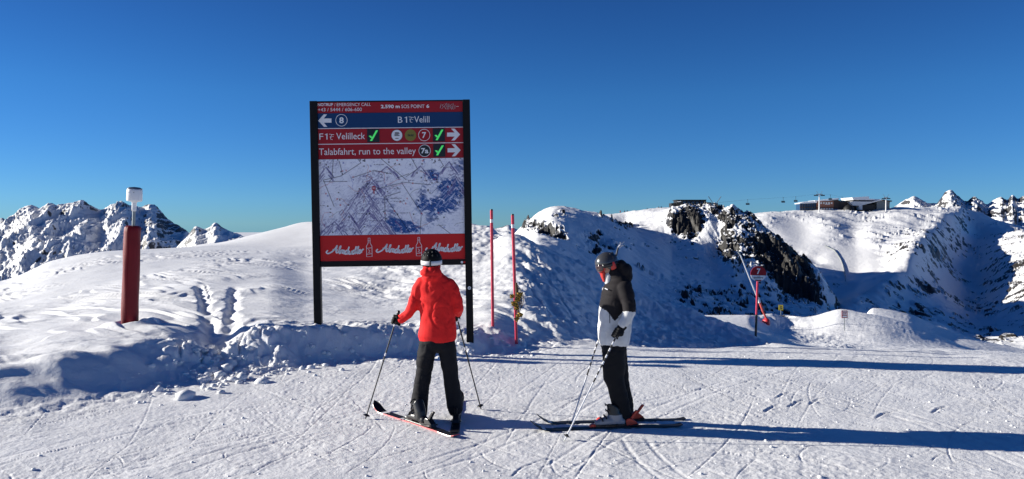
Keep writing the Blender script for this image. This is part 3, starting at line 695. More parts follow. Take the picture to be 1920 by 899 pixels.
arrow(597,622,213,236,pb,True); arrow(841,866,242,264,pr1,False); arrow(841.5,866.5,271,293.5,pr2,False)
def ring(px, py, r, par, m, w=.9, name='ring'):
    mb = MB(); n = 36; vs = []
    for k in range(n):
        a = 2*math.pi*k/n; vs += [(U(px)+r*KX*math.cos(a), FY-.0002, H(py)+r*KZ*math.sin(a)), (U(px)+(r-w)*KX*math.cos(a), FY-.0002, H(py)+(r-w)*KZ*math.sin(a))]
    mb.add(vs, [(2*k,2*k+1,(2*k+3)%(2*n),(2*k+2)%(2*n)) for k in range(n)]); return mb.build(name, m, par)
def disc(px, py, r, par, m, name='disc', y=FY):
    n = 32; return MB().add([(U(px)+r*KX*math.cos(2*math.pi*k/n), y, H(py)+r*KZ*math.sin(2*math.pi*k/n)) for k in range(n)], [tuple(range(n))]).build(name, m, par)
ring(641,224.3,11.3,pb,w_); T_('8',636.8,645.3,218.6,230,w_,pb,bold=.03)
T_('B',748,756.5,218.6,230,w_,pb); strokes([[(0,8.8),(3.4,11.2),(3.4,0)]], .020, lambda a,b: (U(761+a), H(230-b)), w_, pb, 'lettering')
T_('Velill',779,808,218.2,230,w_,pb)
def lift_icon(px, py, par):
    strokes([[(0,11),(9.5,9.6)],[(5,10.2),(4.2,6),(3,4.6)],[(2.0,7.5),(3.0,1.5),(6.5,.6)],[(6.2,6.5),(8.2,6)]], .009, lambda a,b: (U(px+a), H(py-b)), w_, par, 'lift_symbol')
lift_icon(768.5,230.2,pb); lift_icon(617,260.5,pr1)
T_('F',598.4,606,248.3,259.7,w_,pr1); strokes([[(0,8.8),(3.4,11.2),(3.4,0)]], .020, lambda a,b: (U(609.5+a), H(259.7-b)), w_, pr1, 'lettering'); T_('Velilleck',630.5,685,247.6,259.7,w_,pr1)
disc(745.5,253.3,10.6,pr1,w_); ring(745.5,253.3,11,pr1,M['dark'],w=.8)
strokes([[(-4,5),(4,5)],[(-4,3.2),(5,3.2)],[(-4.5,1.2),(3,1.6)],[(-4.5,-.6),(5,-.4)],[(-3,-5.6),(3,-5.6)]], .014, lambda a,b: (U(745.5+a), H(253.3-b)), M['dark'], pr1, 'emblem', y=FY-.0015)
disc(771.5,253.3,10.8,pr1,M['olive']); T_('Gold',766,777,251,255.4,M['dark'],pr1,bold=.03,y=FY-.0015)
ring(797.5,253.3,11.3,pr1,w_); T_('7',793.5,801.3,248,259,w_,pr1,bold=.02)
T_('Talabfahrt, run to the valley',597.2,781,276,292.2,w_,pr2)
disc(797.8,282.5,11,pr2,M['dark']); ring(797.8,282.5,11.4,pr2,w_); T_('7a',791,805,277.6,287.6,w_,pr2,bold=.03,y=FY-.0015)
def display(px0, px1, py0, py1, par):
    d = MB().box(U(px0),U(px1),FY-.004,FY+.002,H(py1),H(py0)).build('display', M['dark'], par)
    mb = MB(); c = (px0+px1)/2; h = py1-py0
    for k in range(14):                       # rows of lit dots: the tick
        t = k/13; py = py0+3+t*(h-7)
        xr = px1-4-(px1-px0)*.46*t; mb.box(U(xr-3),U(xr+1.0),FY-.0052,FY-.004,H(py+.9),H(py))
        if t > .5:
            xl = px0+3+(px1-px0)*.5*(t-.5)*2*.62
            if xl+3 < xr-2: mb.box(U(xl),U(xl+4.2),FY-.0052,FY-.004,H(py+.9),H(py))
    mb.build('tick_mark', M['led'], d)
display(689,712.5,241,266,pr1); display(814,837,241,266,pr1); display(814.3,837.3,270.3,294.3,pr2)
# advert script
def dl(x): return crom([(x+.75,.75),(x+.4,1.0),(x+.05,.5),(x+.25,0),(x+.6,.25),(x+.8,1.1),(x+.98,2.05)]),crom([(x+.82,.9),(x+.8,.2),(x+1.05,0)])
SCR = [crom([(-.95,.5),(-1.35,.05),(-.9,-.35),(.1,.1),(.95,1.1),(1.45,2.1)]), crom([(1.45,2.1),(1.3,1.1),(1.4,.15),(1.75,.05)]), crom([(.35,.75),(1.1,.85),(1.75,.8)]),
       crom([(1.75,.05),(2.2,1.0),(2.45,1.95),(2.2,1.7),(2.12,.6),(2.3,0),(2.5,.1)]),
       crom([(2.55,.95),(2.6,.0)]), crom([(2.6,.5),(2.9,1.0),(3.08,.7),(3.05,0)]), crom([(3.05,.5),(3.35,1.0),(3.55,.7),(3.5,.15),(3.75,.05)]),
       *dl(3.75), crom([(4.95,.95),(4.95,.25),(5.2,0),(5.5,.35),(5.6,.95),(5.58,.2),(5.8,.05)]), *dl(5.75),
       crom([(6.85,.1),(7.2,1.0),(7.4,1.9),(7.15,1.6),(7.12,.5),(7.3,0),(7.5,.15)]), crom([(7.6,.45),(8.0,.65),(7.95,.98),(7.65,.85),(7.6,.25),(7.9,-.02),(8.25,.25)]),
       crom([(8.35,.95),(8.4,.05)]), crom([(8.4,.5),(8.7,.95),(8.95,.85)])]
for x0, x1, yb in ((607,678,470.5),(702,773,469.5),(796.5,867,468.5)):
    sx = (x1-x0)/10.4
    strokes(SCR, .023, lambda a,b: (U(x0+(a+1.4)*sx+b*1.0), H(yb+.5-b*6.9+1.7*math.sin((a-2)*.55)*1.0+a*.15)), w_, adp, 'script_lettering')
for bx in (689,783.7):
    strokes([[(-2,36),(2,36)],[(-1.8,36),(-1.8,27),(-5.2,21),(-5.2,1.5),(5.2,1.5),(5.2,21),(1.8,27),(1.8,36)],[(-5,17),(5,18)],[(-5,6),(5,7)],[(-2,15),(1.5,12),(-2,9),(2,8.5)],[(-2.5,31),(2.5,31)]], .0085, lambda a,b: (U(bx+a), H(480-b)), w_, adp, 'bottle_drawing')
disc(865.5,487.5+4.2,2.3,bpy.data.objects['bottom_rail'],w_,y=-.0315); disc(870.2,487.5+4.2,2.0,bpy.data.objects['bottom_rail'],M['adred'],y=-.0315)
n = 20; MB().add([(U(879)+.028*math.cos(2*math.pi*k/n), -.0515, H(540)+.028*math.sin(2*math.pi*k/n)) for k in range(n)], [tuple(range(n))]).build('badge', M['capw'], bpy.data.objects['post.001'])
strokes([[(-1.2,0),(1.2,0)],[(0,-1.2),(0,1.2)]], .008, lambda a,b: (U(879+a), H(540+b)), M['dark'], bpy.data.objects['post.001'], 'badge', y=-.053)

# the printed trail map: colours laid on a fine grid
MW, MH = 420, 212
gx, gy = np.meshgrid(np.linspace(0,1,MW), np.linspace(0,1,MH)); gx = gx.astype(np.float32); gy = gy.astype(np.float32)   # gy: 0 top, 1 bottom
img = np.ones((MH,MW,3), np.float32)*np.array([.86,.87,.95])
img *= (1-.10*np.abs(fbm(gx*9,gy*6,4,201)))[...,None]
def mixc(mask, c):
    global img
    img = img*(1-mask[...,None])+np.array(c, np.float32)*mask[...,None]
def ell(cx,cy,rx,ry,p=1,ang=0):
    c,s_=math.cos(ang),math.sin(ang); a=(gx-cx)*c+(gy-cy)*s_; b=-(gx-cx)*s_+(gy-cy)*c; return np.exp(-((a/rx)**2+(b/ry)**2)**p)
rockz = np.clip(ell(.40,.42,.13,.20,2)+ell(.30,.58,.16,.14,2,-.5)+ell(.42,.82,.16,.2,2)+ell(.12,.88,.16,.12,2)+ell(.36,.25,.10,.08,2)+ell(.95,.28,.08,.25,2)+ell(.06,.05,.1,.1,2)*.7,0,1)
st = np.abs(fbm(gx*26+gy*14, gy*12-gx*9, 4, 205)); st2 = fbm(gx*55+gy*30, gy*22-gx*18, 3, 209)
mixc(np.clip(rockz*(.08+sst(.12,.0,st)*.75+sst(0,.4,st2)*.6),0,.95), (.16,.15,.32))
mixc(np.clip((1-rockz)*sst(.05,.0,np.abs(fbm(gx*16+gy*5,gy*11,4,251)))*.6,0,1),(.25,.26,.45))
forest = np.clip(ell(.93,.40,.12,.16,3,-.6)+ell(.84,.62,.14,.13,3,-.4)+ell(.78,.22,.06,.08,3)+ell(.56,.86,.13,.07,3,.3)+ell(.60,.94,.12,.05,3)+ell(.70,.60,.05,.12,2)*.8+ell(.99,.1,.06,.1,2)*.7+ell(.77,.8,.05,.1,2)*.7+ell(.50,.70,.03,.14,2)*.6+ell(.72,.42,.03,.10,2)*.6,0,1)
fz = fbm(gx*30-gy*20, gy*14+gx*12, 4, 213); fs = sst(-.25,.1,fz+forest*.75-.42)*forest
mixc(np.clip(fs*1.15,0,1), (.035,.10,.31)); mixc(np.clip(forest*sst(.06,.0,np.abs(fbm(gx*20-gy*26, gy*6+gx*5,3,217)))*.8,0,1), (.62,.66,.80))
mixc(sst(.05,.0,np.abs(fbm(gx*7+2,gy*7,4,221)))*.35*(1-forest), (.33,.36,.55))
def mline(pts, wd, c, op=1.0):
    for (x0,y0),(x1,y1) in zip(pts[:-1],pts[1:]):
        dx,dy=(x1-x0)*1.98,(y1-y0); L2=dx*dx+dy*dy or 1e-9
        j0=max(0,int((min(x0,x1)-.02)*MW)); j1=int((max(x0,x1)+.02)*MW)+1; i0=max(0,int((min(y0,y1)-.03)*MH)); i1=int((max(y0,y1)+.03)*MH)+1
        if j1<=j0 or i1<=i0 or j0>=MW or i0>=MH: continue
        gX=gx[i0:i1,j0:j1]; gY=gy[i0:i1,j0:j1]
        t=np.clip(((gX-x0)*1.98*dx+(gY-y0)*dy)/L2,0,1); d=np.hypot((gX-x0)*1.98-t*dx,gY-y0-t*dy); m_=(sst(wd*1.5,wd*.5,d)*op)[...,None]
        img[i0:i1,j0:j1]=img[i0:i1,j0:j1]*(1-m_)+np.array(c,np.float32)*m_
K=(.02,.02,.04)
ph=random.Random(9)
for (cx_,cy_,hh_,ww_) in [(.30,.36,.42,.16),(.36,.25,.22,.09),(.35,.62,.36,.13),(.43,.80,.22,.10),(.10,.82,.20,.12),(.20,.70,.28,.10),(.95,.25,.25,.07),(.05,.10,.14,.05),(.47,.10,.10,.06),(.70,.10,.10,.05),(.90,.05,.12,.05)]:
    for k in range(int(70*ww_/.1)):
        sgn=ph.choice((-1,1)); t=ph.random()**.8; x=cx_+sgn*ww_*t*ph.uniform(.2,1); y=cy_+hh_*t*ph.uniform(.75,1.0)
        L=ph.uniform(.02,.07); mline([(x,y),(x+sgn*L*.45,y+L),(x+sgn*L*.6,y+L*1.5)],ph.uniform(.003,.006),ph.choice([(.13,.12,.30),(.20,.18,.36),(.80,.80,.88)]),.75)
    mline([(cx_-ww_,cy_+hh_*.9),(cx_-ww_*.5,cy_+hh_*.42),(cx_,cy_),(cx_+ww_*.35,cy_+hh_*.4),(cx_+ww_*.8,cy_+hh_*.95)],.005,(.12,.11,.26),.8)
for k in range(150):
    x=ph.uniform(.55,1.0); y=ph.uniform(.1,.95); L=ph.uniform(.03,.10)
    if forest[min(MH-1,int(y*MH)),min(MW-1,int(x*MW))]>.35: mline([(x,y),(x-L*.5,y+L)],ph.uniform(.002,.004),ph.choice([(.62,.68,.85),(.45,.55,.78),(.02,.06,.22)]),.8)
for pts in [[(.10,0),(.09,.25),(.07,.29)],[(.14,.02),(.16,.17)],[(.03,.29),(.19,.29)],[(.03,.27),(.15,.22),(.29,.05),(.27,0)],[(.03,.27),(.10,.62)],[(.22,.25),(.38,.15),(.50,.20)],[(.43,0),(.60,.28)],
            [(.64,0),(.68,.14),(.60,.24)],[(.57,.32),(.43,.38),(.38,.42)],[(.57,.31),(.77,.35)],[(.45,.50),(.62,.98)],[(.45,.50),(.45,.82)],[(.57,.32),(.71,.75)],[(.45,.5),(.56,.44)],[(.82,.88),(.90,1)],[(.70,.75),(.69,1)],[(.53,.26),(.62,.20)],[(.83,0),(.86,.1),(.84,.13)]]:
    mline(pts,.0042,K,.85)
rr=random.Random(5)
for k in range(34):
    x,y=rr.random(),rr.random()*.95; a=rr.uniform(-1,1); pts=[(x,y)]
    for j in range(5): a+=rr.gauss(0,.6); x+=.022*math.cos(a); y+=.04*math.sin(a); pts.append((x,y))
    mline(pts,.003,rr.choice([(.45,.03,.04),(.05,.1,.45),(.03,.03,.03),(.45,.1,.02)]),.55)
for k in range(120):
    x,y=rr.random(),rr.random()**1.3*.98
    if rr.random()<.5: m_=((np.abs(gx-x)<.0045)&(np.abs(gy-y)<.009)).astype(np.float32); mixc(m_*.9,K)
    else:
        d=np.hypot((gx-x)*1.98,gy-y); mixc(((d<.011)&(d>.004)).astype(np.float32)*.8,rr.choice([(.5,.03,.04),(.04,.08,.4),(.5,.03,.04),(.02,.02,.02)]))
for k in range(26):
    x,y=rr.random()*.9,rr.random()*.9; L=rr.uniform(.03,.08); m_=((gx>x)&(gx<x+L)&(np.abs(gy-y)<.006)).astype(np.float32)*(vnoise(gx*190,gy*90,k)>-.05); mixc(m_*.75,(.05,.05,.1))
mixc(sst(.034,.024,np.hypot((gx-.375)*1.98,gy-.385)),(.40,.02,.04)); mline([(.375,.40),(.377,.455)],.008,(.40,.02,.04)); mixc((np.abs(gy-.385)<.012)*(np.abs(gx-.375)<.008)*.6,(.7,.6,.6))
img = np.clip(img,0,1)
me = bpy.data.meshes.new('map_panel')
XX = U(596.3)+gx*(U(871.7)-U(596.3)); ZZ = H(296.6)+gy*(H(437.8)-H(296.6))
me.vertices.add(MW*MH); me.vertices.foreach_set('co', np.stack([XX,np.full_like(XX,-.010),ZZ],-1).astype(np.float32).ravel())
i = np.arange(MW*MH).reshape(MH,MW); qd = np.stack([i[:-1,:-1],i[1:,:-1],i[1:,1:],i[:-1,1:]],-1).reshape(-1,4).astype(np.int32)
me.loops.add(qd.size); me.loops.foreach_set('vertex_index', qd.ravel()); me.polygons.add(len(qd)); me.polygons.foreach_set('loop_start',(np.arange(len(qd))*4).astype(np.int32)); me.update(calc_edges=True)
ca = me.color_attributes.new('print','FLOAT_COLOR','POINT'); ca.data.foreach_set('color', np.concatenate([img,np.ones((MH,MW,1),np.float32)],-1).astype(np.float32).ravel())
mm, n_, l_, b_ = new_mat('trail_map_print'); at = n_.new('ShaderNodeAttribute'); at.attribute_name='print'; l_.new(at.outputs['Color'], b_.inputs['Base Color']); b_.inputs['Roughness'].default_value=.7; b_.inputs['Specular IOR Level'].default_value=.15
link_mesh('map_panel', me, mm, sign)

# ================================================================== padded pole, marker poles, signs
Hgt = NEAR.height
pb0 = P(243,602,13.0)
bol = empty('padded_pole', pb0, 'dark red padded pole with a white sensor on top, alone in the left snow', 'padded pole')
bol.rotation_euler = (0, math.radians(2.4), 0)
s = 13.0/F
def wr(a, zz): return 1+.025*math.sin(a*5+zz*7)+.02*vnoise(np.array([a*2.0+3]),np.array([zz*9.0]),5)[0]*(1 if zz < 1.5 else 2)+.03*math.sin(a*14)*(zz > 1.55)
prf = [(.0,-.25),(.136,-.25)]+[(.137-.0006*t, -.2+t*.17) for t in range(11)]+[(.128,1.575),(.116,1.60),(.09,1.615),(.05,1.605),(.0,1.60)]
MB().lathe(prf, 48, fn=wr).build('pad', M['pad'], bol)
MB().box(-.004,.004,-.139,-.130,-.1,1.52).build('pad_seam', M['pad'], bol)
MB().tube([(.015,0,1.5),(.015,0,2.0)], .026, 14).build('tube', M['steel'], bol)
MB().lathe([(0,1.86),(.034,1.86),(.038,1.9),(.038,2.0),(.05,2.02),(.115,2.03),(.125,2.05),(.122,2.21),(.118,2.235),(0,2.235)], 36, c=(.015,0,0)).build('sensor_housing', M['capw'], bol)
MB().lathe([(0,2.232),(.120,2.232),(.120,2.245),(.08,2.265),(0,2.272)], 36, c=(.015,0,0)).build('lid', M['capt'], bol)
for a in (-110,-70): MB().lathe([(0,0),(.008,0),(.008,.01),(0,.01)],8,c=(.015+.123*math.cos(math.radians(a)),.121*math.sin(math.radians(a)),2.17)).build('screw', M['steel'], bol)

def slalom(px0, py0, px1, py1, Yd, label):
    b = P(px0,py0,Yd); t = P(px1,py1,Yd); L = (t-b).length
    o = empty('marker_pole', b, label, 'marker pole', 'red marker poles beside the board')
    o.rotation_euler = (0, math.atan2(t.x-b.x, t.z-b.z), 0)
    MB().tube([(0,0,-.3),(0,0,L-.01)], .027, 16).build('shaft', M['pole'], o)
    MB().tube([(0,0,L-.01),(0,0,L+.015)], [.028,.022], 16).build('end_cap', M['poleblk'], o)
    MB().tube([(0,0,L-.235),(0,0,L-.17)], .0282, 16).build('reflective_band', M['white'], o)
    return o
slalom(924,602,921.5,394,14.0,'bare red marker pole just right of the board, left of the pair')
slalom(967.5,615,961,403,13.5,'red marker pole with checkered pennant rope hanging on it')

# rope bundle with yellow and black pennants
c0 = P(966.5,530,13.42); c1 = P(968,602,13.42)
rb = empty('pennant_rope', c1, 'coiled rope with yellow and black checkered pennants on a red marker pole', 'rope')
rr = random.Random(3); zt = c0.z-c1.z
ml = MB()
for k in range(9):
    ox = rr.uniform(-.01,.13); d_ = rr.uniform(-.05,.02); zt2 = zt*rr.uniform(.72,1.0); zb = rr.uniform(-.02,.22)
    pts = [(0,-.02,zt2)]+[(ox*math.sin(math.pi*t/10)*1.2+rr.uniform(-.006,.006), d_*math.sin(math.pi*t/10)-.02, zt2+(zb-zt2)*t/10) for t in range(1,10)]+[(.03+rr.uniform(-.03,.03),d_-.02,zb)]
    rp = MB().tube(crom3 if False else pts, .0055, 6).build('rope_loop', M['rope'], rb)
MB().tube([(.0,-.03,zt),(.012,-.045,zt*.78),(.0,-.03,zt*.6)], [.016,.03,.018], 8).build('rope_knot', M['rope'], rb)
def flag(cx, cz, ang, w=.10, h=.10, yy=-.07):
    mb = MB(); c, s_ = math.cos(ang), math.sin(ang); N = 4
    for i in range(N):
        for j in range(N):
            vs = []
            for (a,b) in ((i,j),(i+1,j),(i+1,j+1),(i,j+1)):
                x_ = (a/N-.5)*w; z_ = (b/N-.5)*h*(1-.12*a/N); vs.append((cx+x_*c-z_*s_, yy+.012*math.sin(a*1.7+b), cz+x_*s_+z_*c))
            mb.add(vs, [(0,1,2,3)], (i+j)%2)
    o = mb.build('pennant', [M['yellow'],M['poleblk']], rb); so = o.modifiers.new('thick','SOLIDIFY'); so.thickness = .003
for (fx,fz,fa) in [(-.075,zt-.235*1.0,.1),(.055,zt-.20,-.15),(.02,zt-.30,.5),(-.01,zt-.39,.9),(-.045,zt-.36,.2),(.005,zt-.44,1.3),(.035,.10,.2),(.01,.045,.7),(.065,.12,-.4),(.04,zt-.24,.3)]:
    flag(fx, fz, fa, rr.uniform(.075,.105), rr.uniform(.07,.10), rr.uniform(-.09,-.05))

# run number sign
b = P(1417,630,24.0)
rs = empty('run_sign', b, 'round red and white run sign with the number 7 on a red pole', 'sign')
rs.rotation_euler = (0, math.radians(1.6), 0); k = 24.0/F
MB().tube([(0,0,-.4),(0,0,40*k)], .035, 12).build('pole_foot', M['poleblk'], rs)
MB().tube([(0,0,40*k),(0,0,106*k)], .035, 12).build('pole', M['pole'], rs)
zc = 117*k; R_ = 14.5*k; n = 32
up = [(R_*math.cos(math.pi*i/n*1.13-.2), zc+R_*math.sin(math.pi*i/n*1.13-.2)) for i in range(n+1)]
lo = [(R_*math.cos(math.pi+.2+ (math.pi-.4)*i/n), zc+R_*math.sin(math.pi+.2+(math.pi-.4)*i/n)) for i in range(n+1)]
MB().prism(up, -.06, -.035).build('red_half', M['red'], rs)
MB().prism(lo, -.06, -.035).build('white_half', M['white'], rs)
MB().prism([(-5*k,zc-10.5*k-3*k),(5*k,zc-13.5*k),(6*k,zc-11.5*k),(-6*k,zc-11.5*k)], -.066, -.0605).build('red_foot', M['red'], rs)
MB().tube([(0,0,zc+R_*.9),(0,0,zc+R_+3*k),(-7*k,0,zc+R_+6*k)], .02, 8).build('bracket', M['steel'], rs)
text('7', -3.4*k,3.4*k,zc-1.0*k,zc+10*k,M['white'],rs,y=-.063,bold=.03)
text('quattro', -9*k,9*k,zc-9.5*k,zc-5.8*k,M['dark'],rs,y=-.063,bold=.03,spacing=1.05); text('audi', -3*k,3*k,zc-5.0*k,zc-3.4*k,M['poleblk'],rs,y=-.063)
# MID objects
def on(T_, px, py, Y0=None):
    """first visible point of terrain T_ on the ray through photo pixel px,py"""
    c = np.interp(px, T_.cols, np.arange(len(T_.cols))); c0 = min(int(c), len(T_.cols)-2); f = c-c0
    zz = T_.Z[:,c0]*(1-f)+T_.Z[:,c0+1]*f
    zr = np.array([zpy(py, yy) for yy in T_.rows])
    h = np.where(zz >= zr)[0]
    h = [i for i in h if T_.rows[i] > (Y0 or 0)]
    if not h: return P(px, py, T_.rows[np.argmin(np.abs(zz-zr))])
    i = h[0]
    p = P(px, py, T_.rows[i]); p.z = float(zz[i]); return p
b = on(MID, 1583, 622, 40); k = b.y/F
ws = empty('warning_sign', b, 'small red and white rectangular warning sign on a thin post on the sunlit knoll', 'sign')
MB().tube([(0,0,-.3),(0,0,27*k)], .045, 8).build('post', M['steel'], ws)
MB().box(-5.5*k,5.5*k,-.06,-.02,24*k,38*k).build('sign_plate', M['red'], ws)
MB().box(-4.2*k,4.2*k,-.07,-.061,30.2*k,36.6*k).build('sign_face', M['white'], ws)
MB().box(-4.2*k,4.2*k,-.07,-.061,25.4*k,28.6*k).build('sign_face', M['white'], ws)
text('STOP', -3.6*k,3.6*k,31.3*k,35.4*k,M['red'],ws,y=-.073,bold=.04)
b = on(MID, 1464, 592, 60); k = b.y/F
ys = empty('caution_sign', b, 'small square yellow sign on a short post behind the snow heap', 'sign')
MB().tube([(0,0,-.3),(0,0,12*k)], .04, 8).build('post', M['steel'], ys)
MB().box(-4.2*k,4.2*k,-.06,-.02,10*k,20*k).build('sign_plate', mat('sign_yellow',(.75,.55,.03),.5), ys)
text('G', -1.8*k,1.8*k,12*k,18*k,M['dark'],ys,y=-.065,bold=.04)
# snow lances
b = on(MID, 1436, 609, 50); Yl = b.y
sl = empty('snow_lance', b, 'long silver snow lance leaning left from a red base behind the run sign', 'snow lance')
q_ = lambda px,py: P(px,py,Yl)-b
MB().tube([q_(1440,612),q_(1436,596),q_(1431,585)], [.16,.12,.10], 10).build('red_base', M['orange'], sl)
MB().tube([q_(1431,585),q_(1424,566)], .13, 10).build('lift_arm', M['orange'], sl)
MB().tube([q_(1424,568),q_(1421,558)], [.16,.14], 10).build('valve_block', M['capw'], sl)
MB().tube([q_(1421,560),q_(1404,518),q_(1388,478)], [.10,.085,.07], 10).build('lance_tube', M['silver'], sl)
MB().tube([q_(1388,478),q_(1384,472)], [.10,.12], 8).build('nozzle_head', M['steel'], sl)
mbp = MB(); c_ = q_(1437,605); mbp.lathe([(0,-.42),(.30,-.40),(.42,-.15),(.40,.2),(.22,.42),(0,.46)], 14, c=tuple(c_), fn=lambda a,zz: 1+.12*math.sin(3*a)); mbp.build('pump_cover', mat('bag_red',(.55,.03,.04),.5), sl)
Yl = 44.0; b = P(1143,600,Yl); b.z = NEAR.height(P(1143,520,Yl).x, Yl)-.3; 
sl2 = empty('snow_lance', b, 'dark snow lance with a pale tip rising behind the black and white skier', 'snow lance')
q_ = lambda px,py: P(px,py,Yl)-b
MB().tube([Vector((0,0,0)),q_(1150,502),q_(1155,482),q_(1159,464)], [.10,.06,.055,.05], 10).build('lance_tube', M['poleblk'], sl2)
MB().tube([q_(1159,465),q_(1166,458)], [.06,.10], 8).build('nozzle_head', M['silver'], sl2)
for a_ in (-.25,.0,.22): MB().tube([q_(1163,461),q_(1163,461)+Vector((a_,-.05,.22))], .02, 6).build('nozzle', M['silver'], sl2)

# ================================================================== skiers
def ring_tube(mb, secs, n=20, side=Vector((1,0,0))):
    """closed limb or trunk from sections (centre, half width along side, half depth)"""
    secs = [(Vector(c), a, b) for c, a, b in secs]
    # rounded ends
    def endcap(c0, t, a, b):
        out = []
        for f, g in ((.45,.92),(.8,.66),(1.0,.25)): out.append((c0+t*min(a,b)*f*.8, a*g, b*g))
        return out
    t0 = (secs[0][0]-secs[1][0]).normalized(); t1 = (secs[-1][0]-secs[-2][0]).normalized()
    S = endcap(secs[0][0], t0, secs[0][1], secs[0][2])[::-1]+secs+endcap(secs[-1][0], t1, secs[-1][1], secs[-1][2])
    vs = []; fs = []; N = len(S)
    for i, (c, a, b) in enumerate(S):
        t = (S[min(i+1,N-1)][0]-S[max(i-1,0)][0]).normalized()
        sd_ = side if abs(t.dot(side)) < .9 else Vector((0,1,0))
        u = (sd_-t*sd_.dot(t)).normalized(); w = t.cross(u)
        for k in range(n):
            an = 2*math.pi*k/n; vs.append(c+u*math.cos(an)*a+w*math.sin(an)*b)
    for i in range(N-1):
        for k in range(n): fs.append((i*n+k, i*n+(k+1)%n, (i+1)*n+(k+1)%n, (i+1)*n+k))
    fs += [tuple(range(n))[::-1], tuple(range((N-1)*n, N*n))]
    mb.add(vs, fs, 0, True)
def ellipsoid(mb, c, r, n=18, m=12, rot=None):
    vs = []; fs = []
    for i in range(m+1):
        ph = math.pi*i/m
        for k in range(n):
            a = 2*math.pi*k/n; v = Vector((r[0]*math.sin(ph)*math.cos(a), r[1]*math.sin(ph)*math.sin(a), r[2]*math.cos(ph)))
            if rot: v = rot @ v
            vs.append(Vector(c)+v)
    for i in range(m):
        for k in range(n): fs.append((i*n+k, i*n+(k+1)%n, (i+1)*n+(k+1)%n, (i+1)*n+k))
    mb.add(vs, fs, 0, True)
def organic(name, mb, mats, parent, voxel=.01, smooth=6, folds=0.0, fseed=1, matfn=None, label=None, ffn=None):
    tmp = mb.build('tmp', mats)
    r = tmp.modifiers.new('r','REMESH'); r.mode = 'VOXEL'; r.voxel_size = voxel
    s_ = tmp.modifiers.new('s','SMOOTH'); s_.factor = .5; s_.iterations = smooth
    dg = bpy.context.evaluated_depsgraph_get(); dg.update()
    me = bpy.data.meshes.new_from_object(tmp.evaluated_get(dg)); bpy.data.objects.remove(tmp)
    n = len(me.vertices); co = np.empty(n*3, np.float32); me.vertices.foreach_get('co', co); co = co.reshape(-1,3)
    if folds:
        no = np.empty(n*3, np.float32); me.vertices.foreach_get('normal', no); no = no.reshape(-1,3)
        p = co[:,0]*.8+co[:,1]*.6; q2 = co[:,2]
        wv = vnoise(p*3, q2*3, fseed+7)
        n1_ = vnoise(p*6.0+q2*3.0+wv*1.2, q2*5.5-p*6.0+wv, fseed); n2_ = vnoise(p*9.0-q2*7.0+wv*1.5, q2*10+p*5, fseed+3)
        d = folds*(-.30*np.exp(-(n1_/.16)**2)*sst(-.3,.3,wv) - .20*np.exp(-(n2_/.15)**2)*(n1_ > 0) + .35*n1_ + .22*n2_ + .45*vnoise(p*3.5, q2*2.5, fseed+5))
        if ffn is not None: d = d*ffn(co)
        co = co + no*d[:,None]
    pl = Vector(parent.location) if parent else Vector()
    co = co - np.array(pl, np.float32)
    me.vertices.foreach_set('co', co.astype(np.float32).ravel())
    me.polygons.foreach_set('use_smooth', np.ones(len(me.polygons), bool))
    me.materials.clear()
    for m in (mats if isinstance(mats,(list,tuple)) else [mats]): me.materials.append(m)
    me.update()
    if matfn is not None:
        nf = len(me.polygons); ce = np.empty(nf*3, np.float32); me.polygons.foreach_get('center', ce); ce = ce.reshape(-1,3)+np.array(pl, np.float32)
        me.polygons.foreach_set('material_index', matfn(ce).astype(np.int32))
    me.update()
    o = bpy.data.objects.new(name, me); COL.objects.link(o); o.parent = parent
    if label: o['label'] = label
    return o
def build_at(mb, name, mats, parent, **k):
    pl = Vector(parent.location); mb.v = [tuple(Vector(v)-pl) for v in mb.v]
    return mb.build(name, mats, parent, **k)

def cloth(name, col, rough=.6, bump=.15):
    return mat(name, col, max(rough,.78), spec=.2, noise=.10, nscale=14, bump=bump, bscale=260)
M['redjac'] = cloth('red_shell_fabric', (.78,.021,.021), .5); M['pants1'] = cloth('charcoal_trouser_fabric', (.011,.011,.014), .55)
M['pants2'] = cloth('black_trouser_fabric', (.008,.0085,.011), .6); M['jblk'] = cloth('black_jacket_fabric', (.013,.011,.013), .6); M['jwht'] = cloth('white_jacket_fabric', (.62,.62,.62), .6)
M['glove'] = cloth('black_glove_leather', (.012,.012,.013), .5); M['skin'] = mat('skin',(.50,.27,.19),.5); M['hblk'] = mat('matte_black_helmet',(.005,.005,.006),.6,spec=.12); M['hgry'] = mat('grey_helmet',(.045,.046,.050),.25,coat=.5)
M['lens'] = mat('goggle_lens',(.03,.01,.012),.08,coat=.8); M['gred'] = mat('red_frame_plastic',(.55,.03,.02),.35); M['bblk'] = mat('boot_black',(.014,.014,.016),.3); M['bwht'] = mat('boot_white',(.30,.30,.32),.35)
M['bred'] = mat('binding_red',(.62,.045,.02),.35); M['skired'] = mat('ski_red',(.62,.06,.07),.3); M['skitop'] = mat('ski_black_top',(.010,.010,.012),.5,spec=.25); M['strap'] = mat('white_strap',(.72,.72,.74),.7)

